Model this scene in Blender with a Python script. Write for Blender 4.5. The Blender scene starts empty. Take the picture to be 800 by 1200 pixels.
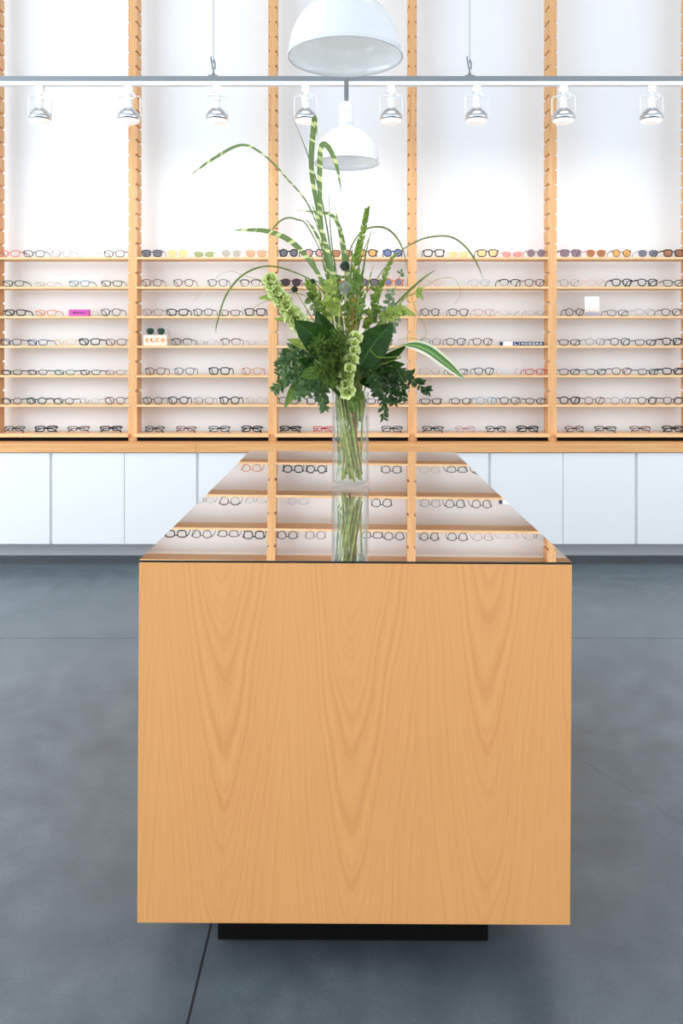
import bpy, math, random
from mathutils import Vector, Matrix, noise as mnoise
random.seed(11)
PI = math.pi
sc = bpy.context.scene
COL = sc.collection

# ------------------------------------------------------------------ geometry of the place (metres)
F = 957.0                 # focal length in pixels of an 800 px wide frame
EYE = 1.333               # eye height
YV = 2.66                 # vase distance
Y_WALL = 5.36
Y_POST = 5.185
CEIL = 4.3
def P(px, py, dy=0.0):    # a photo pixel at the vase's distance (+dy) as a world point
    Y = YV + dy
    return Vector(((px - 409) / F * Y, Y, EYE - (py - 410) / F * Y))

# ------------------------------------------------------------------ node helpers / materials
def new_mat(name):
    m = bpy.data.materials.new(name); m.use_nodes = True
    nt = m.node_tree; b = nt.nodes['Principled BSDF']
    return m, nt, b
def setp(b, **kw):
    names = dict(color='Base Color', rough='Roughness', metal='Metallic', trans='Transmission Weight', ior='IOR',
                 coat='Coat Weight', spec='Specular IOR Level', sss='Subsurface Weight', emis='Emission Strength', ecol='Emission Color', alpha='Alpha')
    for k, v in kw.items():
        i = b.inputs[names[k]]
        if k in ('color', 'ecol'): v = (*v, 1.0) if len(v) == 3 else v
        i.default_value = v
def srgb(r, g, b):
    f = lambda c: (c / 12.92 if c <= .04045 else ((c + .055) / 1.055) ** 2.4)
    return (f(r / 255), f(g / 255), f(b / 255))
def plain(name, color, rough=.5, **kw):
    m, nt, b = new_mat(name); setp(b, color=color, rough=rough, **kw); return m
def nd(nt, t, **kw):
    n = nt.nodes.new(t)
    for k, v in kw.items(): setattr(n, k, v)
    return n
def math_n(nt, op, a, b=None, c=None):
    n = nt.nodes.new('ShaderNodeMath'); n.operation = op
    for i, v in enumerate((a, b, c)):
        if v is None: continue
        if isinstance(v, (int, float)): n.inputs[i].default_value = v
        else: nt.links.new(v, n.inputs[i])
    return n.outputs[0]
def ramp(nt, fac, stops):
    r = nt.nodes.new('ShaderNodeValToRGB')
    el = r.color_ramp.elements
    while len(el) < len(stops): el.new(.5)
    for e, (p, c) in zip(el, stops): e.position = p; e.color = (*c, 1)
    nt.links.new(fac, r.inputs[0]); return r.outputs[0]
def mixc(nt, fac, a, b, mode='MIX'):
    n = nt.nodes.new('ShaderNodeMix'); n.data_type = 'RGBA'; n.blend_type = mode
    if isinstance(fac, (int, float)): n.inputs[0].default_value = fac
    else: nt.links.new(fac, n.inputs[0])
    for i, v in ((6, a), (7, b)):
        if isinstance(v, tuple): n.inputs[i].default_value = (*v, 1)
        else: nt.links.new(v, n.inputs[i])
    return n.outputs[2]
def noise_n(nt, vec, scale, detail=3, rough=.5, dims='3D'):
    n = nt.nodes.new('ShaderNodeTexNoise'); n.noise_dimensions = dims
    n.inputs['Scale'].default_value = scale; n.inputs['Detail'].default_value = detail; n.inputs['Roughness'].default_value = rough
    if dims == '1D': nt.links.new(vec, n.inputs['W'])
    else: nt.links.new(vec, n.inputs['Vector'])
    return n.outputs[0]
def mapped(nt, scale, coord='Object'):
    tc = nt.nodes.new('ShaderNodeTexCoord'); mp = nt.nodes.new('ShaderNodeMapping')
    mp.inputs['Scale'].default_value = scale
    nt.links.new(tc.outputs[coord], mp.inputs['Vector']); return mp.outputs[0]

def wood(name, scale, lo, hi, rough=.45):
    m, nt, b = new_mat(name); setp(b, rough=rough, spec=.35)
    g = noise_n(nt, mapped(nt, scale), 1.0, 5, .62)
    c = ramp(nt, g, [(.3, lo), (.7, hi)])
    nt.links.new(c, b.inputs['Base Color'])
    bp = nd(nt, 'ShaderNodeBump'); bp.inputs['Strength'].default_value = .06; bp.inputs['Distance'].default_value = .002
    nt.links.new(g, bp.inputs['Height']); nt.links.new(bp.outputs[0], b.inputs['Normal'])
    return m
OAK_LO, OAK_HI = srgb(208, 150, 96), srgb(232, 184, 132)
M_POST = wood('oak_along_post', (70, 70, 3), OAK_LO, OAK_HI)
M_SHELF = wood('oak_along_shelf', (3, 60, 80), srgb(226, 176, 122), srgb(244, 204, 156))
M_TOP = wood('oak_worktop', (2.2, 50, 55), srgb(206, 148, 92), srgb(226, 174, 118))

def veneer():
    m, nt, b = new_mat('oak_veneer_cathedral'); setp(b, rough=.42, spec=.35)
    tc = nd(nt, 'ShaderNodeTexCoord'); sx = nd(nt, 'ShaderNodeSeparateXYZ'); nt.links.new(tc.outputs['Object'], sx.inputs[0])
    x, y, z = sx.outputs
    hx = math_n(nt, 'ADD', x, math_n(nt, 'MULTIPLY', y, .37))
    Pd = .272
    t = math_n(nt, 'ADD', math_n(nt, 'DIVIDE', math_n(nt, 'ADD', hx, .35 - .0015), Pd), 10.5)
    cell = math_n(nt, 'FLOOR', t); fr = math_n(nt, 'SUBTRACT', math_n(nt, 'FRACT', t), .5)
    dx = math_n(nt, 'MULTIPLY', fr, Pd)
    big = noise_n(nt, mapped(nt, (7, 7, 2.0)), 1.0, 2, .5)
    dxx = math_n(nt, 'ADD', dx, math_n(nt, 'MULTIPLY', math_n(nt, 'SUBTRACT', big, .5), .05))
    wn = nd(nt, 'ShaderNodeTexWhiteNoise'); wn.noise_dimensions = '1D'; nt.links.new(cell, wn.inputs['W'])
    par = math_n(nt, 'MULTIPLY', math_n(nt, 'POWER', math_n(nt, 'ABSOLUTE', dxx), 1.65), 30.0)
    v = math_n(nt, 'SUBTRACT', math_n(nt, 'ADD', z, math_n(nt, 'MULTIPLY', wn.outputs[0], .9)), par)
    rings = noise_n(nt, v, 15.0, 6, .62, '1D')
    fine = noise_n(nt, mapped(nt, (260, 260, 5)), 1.0, 3, .6)
    broad = noise_n(nt, mapped(nt, (9, 9, .7)), 1.0, 2, .5)
    c = ramp(nt, rings, [(.25, srgb(221, 152, 92)), (.5, srgb(236, 169, 105)), (.75, srgb(241, 176, 111))])
    c = mixc(nt, math_n(nt, 'MULTIPLY', fine, .5), c, srgb(212, 138, 74))
    c = mixc(nt, math_n(nt, 'MULTIPLY', broad, .3), c, srgb(248, 184, 112))
    nt.links.new(c, b.inputs['Base Color'])
    return m
M_VENEER = veneer()

def concrete():
    m, nt, b = new_mat('polished_concrete'); setp(b, spec=.5)
    tc = nd(nt, 'ShaderNodeTexCoord'); sx = nd(nt, 'ShaderNodeSeparateXYZ'); nt.links.new(tc.outputs['Object'], sx.inputs[0])
    x, y, z = sx.outputs
    n1 = noise_n(nt, mapped(nt, (1.1, 1.1, 1)), 1.0, 5, .6)
    n2 = noise_n(nt, mapped(nt, (9, 9, 1)), 1.0, 6, .65)
    n3 = noise_n(nt, mapped(nt, (150, 150, 1)), 1.0, 2, .6)
    v = math_n(nt, 'ADD', math_n(nt, 'MULTIPLY', n1, .46), math_n(nt, 'ADD', math_n(nt, 'MULTIPLY', n2, .36), math_n(nt, 'MULTIPLY', n3, .18)))
    c = ramp(nt, v, [(.36, srgb(72, 82, 88)), (.52, srgb(90, 100, 106)), (.68, srgb(112, 122, 127))])
    # saw-cut joints every few metres and one hairline crack
    def line(coord, at, half):
        return math_n(nt, 'LESS_THAN', math_n(nt, 'ABSOLUTE', math_n(nt, 'SUBTRACT', coord, at)), half)
    j = math_n(nt, 'MAXIMUM', line(x, -.32, .0028), line(y, 3.774, .004))
    d = (Vector((.939, 2.2986)) - Vector((.7325, 2.686))).normalized(); nrm = Vector((-d.y, d.x))
    off = nrm.dot(Vector((.7325, 2.686)))
    wob = math_n(nt, 'MULTIPLY', math_n(nt, 'SUBTRACT', noise_n(nt, mapped(nt, (11, 11, 1)), 1.0, 4, .6), .5), .06)
    dist = math_n(nt, 'ADD', math_n(nt, 'SUBTRACT', math_n(nt, 'ADD', math_n(nt, 'MULTIPLY', x, nrm.x), math_n(nt, 'MULTIPLY', y, nrm.y)), off), wob)
    cr = math_n(nt, 'LESS_THAN', math_n(nt, 'ABSOLUTE', dist), .0011)
    cr = math_n(nt, 'MULTIPLY', cr, math_n(nt, 'MULTIPLY', math_n(nt, 'GREATER_THAN', x, .6), math_n(nt, 'LESS_THAN', x, 1.3)))
    c = mixc(nt, math_n(nt, 'MAXIMUM', j, math_n(nt, 'MULTIPLY', cr, .65)), c, srgb(38, 42, 46))
    nt.links.new(c, b.inputs['Base Color'])
    r = ramp(nt, n2, [(.3, (.30,) * 3), (.7, (.46,) * 3)])
    nt.links.new(r, b.inputs['Roughness'])
    return m
M_FLOOR = concrete()
def wall_mat():
    m, nt, b = new_mat('white_paint'); setp(b, rough=.75, spec=.25)
    n = noise_n(nt, mapped(nt, (2, 2, 2)), 1.0, 4, .5)
    nt.links.new(ramp(nt, n, [(.3, (.86, .86, .865)), (.7, (.885, .885, .89))]), b.inputs['Base Color']); return m
M_WALL = wall_mat()
M_LACQ = plain('white_lacquer', (.75, .77, .785), .4)
M_CARC = plain('cabinet_carcass', (.70, .72, .73), .5)
M_BLACK = plain('matt_black', (.006, .0055, .0055), .7, spec=.08)
M_GLASS_EDGE = plain('dark_glass_edge', (.02, .022, .022), .1)
M_MIRROR = plain('mirror_glass_top', (.90, .875, .86), .012, metal=1.0)
M_ENAMEL = plain('white_enamel', (.74, .76, .775), .18, coat=.5)
M_WMETAL = plain('white_metal', (.85, .85, .86), .35)
M_GALV = plain('galvanised_steel', (.21, .235, .255), .42, metal=.4)
M_GREYTUBE = plain('grey_stem_tube', (.24, .25, .25), .45)
M_CHROME = plain('chrome', (.60, .61, .63), .08, metal=1.0)
M_BULB = plain('frosted_bulb_face', (.9, .9, .88), .4, emis=.35, ecol=(1, .94, .86))
def clear_glass(name, color, ior):
    m, nt, b = new_mat(name); setp(b, color=color, rough=0.0, trans=1.0, ior=ior); return m

def schlick(nt, f0=.022):      # the same reflectance from either side of a thin sheet
    lw = nd(nt, 'ShaderNodeLayerWeight'); lw.inputs['Blend'].default_value = .5
    return math_n(nt, 'ADD', math_n(nt, 'MULTIPLY', math_n(nt, 'POWER', lw.outputs['Facing'], 5), 1 - f0), f0)
def lens_mat(name, tint, opacity=.0, color=(.5, .5, .5)):
    m = bpy.data.materials.new(name); m.use_nodes = True; nt = m.node_tree
    for n in list(nt.nodes): nt.nodes.remove(n)
    out = nd(nt, 'ShaderNodeOutputMaterial'); tr = nd(nt, 'ShaderNodeBsdfTransparent'); tr.inputs[0].default_value = (*tint, 1)
    gl = nd(nt, 'ShaderNodeBsdfGlossy'); gl.inputs['Roughness'].default_value = .03
    df = nd(nt, 'ShaderNodeBsdfDiffuse'); df.inputs[0].default_value = (*color, 1)
    m1 = nd(nt, 'ShaderNodeMixShader'); m1.inputs[0].default_value = opacity
    nt.links.new(tr.outputs[0], m1.inputs[1]); nt.links.new(df.outputs[0], m1.inputs[2])
    m2 = nd(nt, 'ShaderNodeMixShader')
    nt.links.new(schlick(nt), m2.inputs[0]); nt.links.new(m1.outputs[0], m2.inputs[1]); nt.links.new(gl.outputs[0], m2.inputs[2])
    nt.links.new(m2.outputs[0], out.inputs[0])
    return m
def thin_glass(name, tint):
    m = bpy.data.materials.new(name); m.use_nodes = True; nt = m.node_tree
    for n in list(nt.nodes): nt.nodes.remove(n)
    out = nd(nt, 'ShaderNodeOutputMaterial'); tr = nd(nt, 'ShaderNodeBsdfTransparent'); tr.inputs[0].default_value = (*tint, 1)
    gl = nd(nt, 'ShaderNodeBsdfGlossy'); gl.inputs['Roughness'].default_value = .01
    mx = nd(nt, 'ShaderNodeMixShader'); nt.links.new(schlick(nt), mx.inputs[0]); nt.links.new(tr.outputs[0], mx.inputs[1]); nt.links.new(gl.outputs[0], mx.inputs[2])
    nt.links.new(mx.outputs[0], out.inputs[0]); return m
M_VASE = thin_glass('clear_glass', (.965, .975, .97))
M_WATER = thin_glass('water', (.975, .985, .975))
LENS = {
    'clear': lens_mat('clear_lens', (.95, .96, .97)),
    'grey': lens_mat('grey_tint_lens', (.30, .31, .36), .35, srgb(90, 92, 112)),
    'dark': lens_mat('dark_tint_lens', (.10, .10, .11), .4, srgb(50, 50, 56)),
    'blue': lens_mat('blue_tint_lens', (.32, .38, .55), .45, srgb(110, 122, 165)),
    'yellow': lens_mat('yellow_tint_lens', (.95, .84, .50), .45, srgb(226, 204, 130)),
    'green': lens_mat('green_tint_lens', (.56, .60, .34), .5, srgb(140, 150, 84)),
    'deepgreen': lens_mat('deep_green_lens', (.05, .12, .05), .5, srgb(24, 52, 28)),
    'palegrey': lens_mat('pale_grey_lens', (.62, .62, .55), .45, srgb(172, 170, 154)),
    'peach': lens_mat('peach_tint_lens', (.95, .62, .42), .35, srgb(232, 160, 118)),
    'pink': lens_mat('pink_tint_lens', (.88, .50, .52), .4, srgb(222, 150, 152)),
    'coral': lens_mat('coral_tint_lens', (.95, .45, .40), .45, srgb(240, 150, 140)),
    'mauve': lens_mat('mauve_tint_lens', (.42, .32, .36), .4, srgb(130, 104, 112)),
    'brown': lens_mat('brown_tint_lens', (.52, .28, .16), .4, srgb(170, 108, 72)),
    'amber': lens_mat('amber_tint_lens', (.92, .60, .22), .35, srgb(224, 158, 84)),
}
def tort():
    m, nt, b = new_mat('tortoiseshell'); setp(b, rough=.2)
    n = noise_n(nt, mapped(nt, (120, 120, 120)), 1.0, 2, .5)
    nt.links.new(ramp(nt, n, [(.42, srgb(48, 26, 18)), (.58, srgb(128, 74, 42))]), b.inputs['Base Color']); return m
FRAME = {'tortoiseshell': tort()}
for n_, c_ in {'black': (22, 22, 26), 'charcoal': (48, 50, 54), 'grey': (112, 118, 126), 'navy': (30, 40, 70), 'blue': (44, 70, 128), 'pale blue': (132, 172, 196),
               'teal': (96, 158, 164), 'dark teal': (28, 66, 70), 'green': (60, 116, 94), 'dark green': (26, 84, 74), 'red': (196, 44, 50), 'coral red': (226, 86, 66),
               'orange': (226, 132, 62), 'burgundy': (104, 36, 46), 'dark brown': (60, 36, 30), 'brown': (124, 76, 50), 'honey': (206, 140, 84), 'beige': (198, 182, 160),
               'rose': (196, 138, 136), 'pale pink': (232, 188, 186), 'clear': (224, 226, 230), 'silver': (176, 182, 188), 'pale yellow': (226, 196, 110), 'mauve': (150, 128, 140),
               'pale mauve': (190, 176, 190)}.items():
    FRAME[n_] = plain('frame_' + n_.replace(' ', '_'), tuple(q ** 1.22 for q in srgb(*c_)), .25)

# ------------------------------------------------------------------ mesh builder
class MB:
    def __init__(s): s.v = []; s.f = []; s.uv = {}
    def add(s, vs, fs, uvs=None):
        o = len(s.v); s.v.extend([tuple(v) for v in vs])
        for f in fs: s.f.append(tuple(i + o for i in f))
        if uvs:
            for i, u in enumerate(uvs): s.uv[o + i] = u
        return s
    def box(s, x0, x1, y0, y1, z0, z1):
        vs = [(x, y, z) for x in (x0, x1) for y in (y0, y1) for z in (z0, z1)]
        return s.add(vs, [(0, 1, 3, 2), (4, 6, 7, 5), (0, 4, 5, 1), (2, 3, 7, 6), (0, 2, 6, 4), (1, 5, 7, 3)])
    def prism(s, poly, fn, t0, t1):     # poly of 2D points; fn(a,b,t) -> 3D
        n = len(poly)
        vs = [fn(a, b, t0) for a, b in poly] + [fn(a, b, t1) for a, b in poly]
        fs = [tuple(range(n))[::-1], tuple(range(n, 2 * n))] + [(i, (i + 1) % n, n + (i + 1) % n, n + i) for i in range(n)]
        return s.add(vs, fs)
    def tube(s, pts, rad, n=6, closed=False, cap=True, squash=None):
        pts = [Vector(p) for p in pts]; m = len(pts)
        R = rad if isinstance(rad, (list, tuple)) else [rad] * m
        vs = []; prev = None
        for i, p in enumerate(pts):
            if closed: t = pts[(i + 1) % m] - pts[i - 1]
            else: t = pts[min(i + 1, m - 1)] - pts[max(i - 1, 0)]
            t = t.normalized() if t.length > 1e-9 else Vector((0, 0, 1))
            if prev is None:
                a = Vector((0, 1, 0)) if abs(t.y) < .9 else Vector((1, 0, 0))
            else: a = prev
            a = (a - t * a.dot(t)).normalized(); prev = a; bb = t.cross(a)
            for k in range(n):
                th = 2 * PI * (k + .5) / n
                q = p + (a * math.cos(th) * (squash[0] if squash else 1) + bb * math.sin(th) * (squash[1] if squash else 1)) * R[i]
                vs.append(q)
        fs = []
        for i in range(m if closed else m - 1):
            j = (i + 1) % m
            for k in range(n):
                l = (k + 1) % n
                fs.append((i * n + k, i * n + l, j * n + l, j * n + k))
        if not closed and cap:
            fs.append(tuple(range(n))[::-1]); fs.append(tuple((m - 1) * n + k for k in range(n)))
        return s.add(vs, fs)
    def lathe(s, prof, n=32, c=(0, 0, 0)):   # prof: (r,z), closed caps where r==0
        vs = []; ring = []
        for r, z in prof:
            if r < 1e-7: ring.append([len(vs)] * n); vs.append((c[0], c[1], c[2] + z))
            else:
                ring.append([len(vs) + k for k in range(n)])
                vs += [(c[0] + r * math.cos(2 * PI * k / n), c[1] + r * math.sin(2 * PI * k / n), c[2] + z) for k in range(n)]
        fs = []
        for a, b in zip(ring, ring[1:]):
            for k in range(n):
                l = (k + 1) % n
                q = [a[k], a[l], b[l], b[k]]; u = []
                for i in q:
                    if i not in u: u.append(i)
                if len(u) > 2: fs.append(tuple(u))
        return s.add(vs, fs)
    def mesh(s, name, smooth=False):
        me = bpy.data.meshes.new(name); me.from_pydata(s.v, [], s.f)
        if s.uv:
            lay = me.uv_layers.new(name='UVMap')
            for lp in me.loops: lay.data[lp.index].uv = s.uv.get(lp.vertex_index, (0, 0))
        if smooth: me.polygons.foreach_set('use_smooth', [True] * len(me.polygons))
        me.update(); return me
def put(name, me, mat=None, parent=None, loc=(0, 0, 0), rot=(0, 0, 0)):
    o = bpy.data.objects.new(name, me); COL.objects.link(o); o.location = loc; o.rotation_euler = rot
    if mat is not None:
        if len(me.materials) == 0: me.materials.append(mat)
        elif me.materials[0] != mat:
            o.material_slots[0].link = 'OBJECT'; o.material_slots[0].material = mat
    if parent: o.parent = parent
    return o
def build(name, mb, mat, parent=None, smooth=False, bevel=0, loc=(0, 0, 0), rot=(0, 0, 0)):
    o = put(name, mb.mesh(name, smooth), mat, parent, loc, rot)
    if bevel:
        md = o.modifiers.new('edge', 'BEVEL'); md.width = bevel; md.segments = 2; md.limit_method = 'ANGLE'
    return o
def tag(o, label=None, cat=None, group=None, kind=None):
    for k, v in (('label', label), ('category', cat), ('group', group), ('kind', kind)):
        if v: o[k] = v
    return o
def empty(name, loc=(0, 0, 0), rot=(0, 0, 0)):
    o = bpy.data.objects.new(name, None); COL.objects.link(o); o.location = loc; o.rotation_euler = rot; o.empty_display_size = .05
    return o
ORD = ['first', 'second', 'third', 'fourth', 'fifth', 'sixth', 'seventh', 'eighth']

# ------------------------------------------------------------------ room shell
XW = 4.6; YF = -2.6
def struct(name, mb, m): return tag(build(name, mb, m), kind='structure')
struct('floor', MB().box(-XW, XW, YF, Y_WALL + .2, -.2, 0), M_FLOOR)
struct('wall_back', MB().box(-XW, XW, Y_WALL, Y_WALL + .2, 0, CEIL), M_WALL)
wr = MB()  # right wall, with an unseen opening added to let the fill light in
wr.box(XW, XW + .2, YF, -1.2, 0, CEIL); wr.box(XW, XW + .2, 4.3, Y_WALL + .2, 0, CEIL)
wr.box(XW, XW + .2, -1.2, 4.3, 0, .5); wr.box(XW, XW + .2, -1.2, 4.3, 3.9, CEIL)
struct('wall_right', wr, M_WALL)
# left wall with a large window opening (daylight from the left)
wl = MB()
wl.box(-XW - .2, -XW, YF, -1.2, 0, CEIL); wl.box(-XW - .2, -XW, 4.3, Y_WALL + .2, 0, CEIL)
wl.box(-XW - .2, -XW, -1.2, 4.3, 0, .5); wl.box(-XW - .2, -XW, -1.2, 4.3, 3.9, CEIL)
struct('wall_left', wl, M_WALL)
struct('ceiling', MB().box(-XW - .2, XW + .2, YF, Y_WALL + .2, CEIL, CEIL + .2), M_WALL)
struct('baseboard_back', MB().box(-3.6, 3.6, 5.30, Y_WALL - .001, 0, .137), M_LACQ)

# ------------------------------------------------------------------ posts
POST_X = [-.486 + .888 * (k - 2) for k in range(6)]
PW = .0275; PITCH = .1874; Z_TOP = 1.9222; TH = .014; ZW = .7556
def post_poly():
    zs = []
    z = Z_TOP - TH / 2 - 5 * PITCH
    while z < CEIL - .05: zs.append(z); z += PITCH / 2
    h, d = .0078, .0105
    r = [(PW, ZW + .0005)]
    for z in zs: r += [(PW, z - h), (PW - d, z - h), (PW - d, z + h), (PW, z + h)]
    r += [(PW, CEIL - .001)]
    return r + [(-x, z) for x, z in reversed(r)]
pp = MB().prism(post_poly(), lambda a, b, t: (a, t, b), 0, .112).mesh('upright_post')
POST_L = ['far left', 'second from left', 'just left of the flower vase', 'just right of the flower vase', 'second from right', 'far right']
for k, x in enumerate(POST_X):
    tag(put('upright_post', pp, M_POST, None, (x, Y_POST, 0)), 'tall slotted oak shelf upright, ' + POST_L[k], 'post', 'slotted oak shelf uprights')

# ------------------------------------------------------------------ shelves
BAY = ['bay at far left', 'second bay from left', 'middle bay', 'second bay from right', 'bay at far right']
SH = ['top shelf', 'second shelf', 'third shelf', 'fourth shelf', 'fifth shelf', 'sixth shelf', 'bottom shelf']
ZS = [Z_TOP - PITCH * i for i in range(6)] + [.8018]
for b in range(5):
    xl, xr = POST_X[b] + PW, POST_X[b + 1] - PW
    for i in range(6):
        o = build('shelf', MB().box(xl - .009, xr + .009, Y_POST + .001, 5.338, ZS[i] - TH, ZS[i]), M_SHELF, bevel=.0008)
        tag(o, f'thin pale oak shelf, {SH[i].replace(" shelf", "")} one down, {BAY[b]}', 'shelf', 'oak display shelves')
    r = empty('display_shelf', ((xl + xr) / 2, 5.25, ZW + .001))
    poly = [(xl + .001, 5.338), (xl + .001, 5.182), (xl - .016, 5.182), (xl - .011, 5.15), (xr + .004, 5.15), (xr + .009, 5.182), (xr - .001, 5.182), (xr - .001, 5.338)]
    mb = MB().prism(poly, lambda a, c, t: (a - (xl + xr) / 2, c - 5.25, t - ZW - .001), .7812, .8018)
    build('board', mb, M_SHELF, r, bevel=.001)
    build('base', MB().box(xl + .004 - (xl + xr) / 2, xr - .004 - (xl + xr) / 2, -.075, .085, 0, .0252), M_BLACK, r)
    tag(r, f'deep oak bottom shelf on a black base, {BAY[b]}', 'shelf', 'oak display shelves')

# ------------------------------------------------------------------ worktop and cabinets
for (a, c, lab) in ((-2.76, -.9405, 'long oak worktop over white cabinets, left of the joint'), (-.9395, 2.70, 'long oak worktop over white cabinets, right of the joint')):
    tag(build('worktop', MB().box(a, c, 5.01, Y_WALL - .001, .703, ZW), M_TOP, bevel=.0015), lab, 'worktop', 'oak worktops')
CX = [-2.731, -1.831, -.931, -.031, .863, 1.763, 2.663]
CL = ['at far left', 'second from left', 'left of center, partly behind the counter', 'right of center, mostly behind the counter', 'second from right', 'at far right']
for k in range(6):
    a, c = CX[k], CX[k + 1]; w = c - a; mid = (a + c) / 2
    r = empty('base_cabinet', (mid, 5.19, .139))
    g = .0095; h = .562
    cb = MB()
    pts = [(-w / 2 + .0005, -.160), (-w / 2 + .0005, .168), (w / 2 - .0005, .168), (w / 2 - .0005, -.160), (w / 2 - .017, -.160), (w / 2 - .017, -.148), (-w / 2 + .017, -.148), (-w / 2 + .017, -.160)]
    cb.prism(pts, lambda x, y, t: (x, y, t), .001, h)
    build('carcass', cb, M_CARC, r)
    for s in (-1, 1):
        x0, x1 = (-w / 2 + g, -.0014) if s < 0 else (.0014, w / 2 - g)
        build('door', MB().box(x0, x1, -.170, -.150 if False else -.1605, 0, h - .002), M_LACQ, r, bevel=.001)
    tag(r, 'white handleless two-door wall cabinet under the worktop, ' + CL[k], 'cabinet', 'white base cabinets')

# ------------------------------------------------------------------ track rail, wires, track lights
YT, ZT = 4.5, 2.821
rail = empty('track_rail', (0, YT, ZT))
c = MB(); c.prism([(-.0206, -.012), (-.0206, .014), (.0206, .014), (.0206, -.012), (.0186, -.012), (.0186, .0118), (-.0186, .0118), (-.0186, -.012)], lambda a, b, t: (t, a, b), -3.4, 3.4)
build('steel_channel', c, M_GALV, rail)
build('track', MB().box(-3.4, 3.4, -.0178, .0178, -.034, .0112), M_WMETAL, rail, bevel=.002)
sT = F / YT
for px in (-50, 250, 550, 850):
    x = (px - 409) / sT
    w = MB().tube([(x, 0, .09), (x, 0, CEIL - ZT)], .0016, 6)
    wo = build('suspension_wire', w, M_GALV, rail)
    hk = MB().tube([(x - .012, 0, .128), (x - .014, 0, .118), (x - .003, 0, .06), (x + .008, 0, .062), (x + .009, 0, .09), (x + .001, 0, .112), (x - .001, 0, .1)], .0045, 6)
    build('hook', hk, M_GALV, wo, True)
    bl = MB().box(x - .026, x + .026, -.02, .02, .0142, .021); bl.tube([(x, 0, .02), (x, 0, .064)], .005, 6); bl.lathe([(0, .028), (.009, .028), (.009, .036), (0, .036)], 8, (x, 0, 0))
    build('bolt_plate', bl, M_GALV, rail)
tag(rail, 'long grey steel lighting rail hung across the shelf wall', 'rail')
TLP = [47, 151, 254, 358, 458, 558, 660, 763]
TLL = ['far left', 'in front of second post from left', 'below left wire hook', 'just left of the hanging pendant stem', 'just right of the hanging pendant stem', 'below right wire hook', 'in front of second post from right', 'far right']
parts = {}
parts['adapter'] = (MB().box(-.02, .02, -.016, .016, -.036, 0).box(-.012, .012, -.012, .012, -.05, -.036), M_WMETAL)
yk = MB(); yk.tube([(-.058, 0, -.165), (-.062, 0, -.150), (-.062, 0, -.070), (-.055, 0, -.057), (0, 0, -.053), (.055, 0, -.057), (.062, 0, -.070), (.062, 0, -.150), (.058, 0, -.165)], .0042, 6, squash=(2.0, .8))
parts['yoke'] = (yk, M_WMETAL)
parts['socket'] = (MB().lathe([(0, -.052), (.012, -.052), (.012, -.062), (.0225, -.066), (.0225, -.080), (.0195, -.084), (.0195, -.118), (.024, -.124), (0, -.124)], 20), M_WMETAL)
parts['reflector'] = (MB().lathe([(0, -.121), (.022, -.1215), (.030, -.126), (.044, -.139), (.0555, -.155), (.0615, -.170), (.0620, -.180), (.0585, -.188), (0, -.1885)], 28), M_CHROME)
parts['bulb_face'] = (MB().lathe([(.0, -.1888), (.0565, -.1888), (.0575, -.192), (.050, -.201), (.03, -.2085), (0, -.211)], 28), M_BULB)
parts['cable'] = (MB().tube([(.008, -.01, -.04), (.028, -.02, -.044), (.040, -.022, -.058), (.034, -.021, -.074), (.016, -.02, -.074)], .0032, 6), M_WMETAL)
pm = {k: (m.mesh(k, k not in ('adapter',)), mm) for k, (m, mm) in parts.items()}
for k, px in enumerate(TLP):
    r = empty('track_light', ((px - 409) / sT, YT, ZT - .0345), (0, 0, random.uniform(-.3, .3)))
    for n_, (me, mm) in pm.items(): put(n_, me, mm, r)
    tag(r, 'white track spotlight with chrome bulb, ' + TLL[k], 'spotlight', 'track spotlights')
    L = bpy.data.lights.new('spot_beam', 'SPOT'); L.energy = 5.5; L.color = (1, .95, .90); L.spot_size = 1.75; L.spot_blend = 1.0; L.shadow_soft_size = .06
    lo = bpy.data.objects.new('spot_beam', L); COL.objects.link(lo); lo.location = ((px - 409) / sT, YT, ZT - .28)
    lo.rotation_euler = (Vector(((px - 409) / sT, Y_WALL, 1.95)) - lo.location).to_track_quat('-Z', 'Y').to_euler()

# ------------------------------------------------------------------ pendants
RD = .17; HD = .185
outer = []; inner = []
for i in range(15):
    a = PI / 2 * i / 14
    outer.append((RD * math.sin(a) if i else .036, HD * math.cos(a)))
    inner.append((max(0, (RD - .004) * math.sin(a)), (HD - .004) * math.cos(a)))
prof = [(.036, HD + .004)] + outer[3:] + [(RD + .0045, -.002), (RD + .005, -.006), (RD + .001, -.008), (RD - .004, -.004)] + inner[::-1][1:]
shade_me = MB().lathe(prof, 64).mesh('shade', True)
neck_me = MB().lathe([(0, HD - .02), (.0385, HD - .02), (.0385, HD + .058), (.0375, HD + .060), (.0375, HD + .064), (.0385, HD + .066), (.037, HD + .105), (.029, HD + .124), (.016, HD + .132), (0, HD + .132)], 32).mesh('neck', True)
pbulb_me = MB().lathe([(0, .094), (.018, .098), (.026, .112), (.027, .124), (.022, .142), (.016, .154), (.016, .172), (0, .172)], 24).mesh('bulb', True)
M_PBULB = plain('pendant_bulb', (.9, .9, .88), .3, emis=9.0, ecol=(1, .95, .88))
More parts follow.
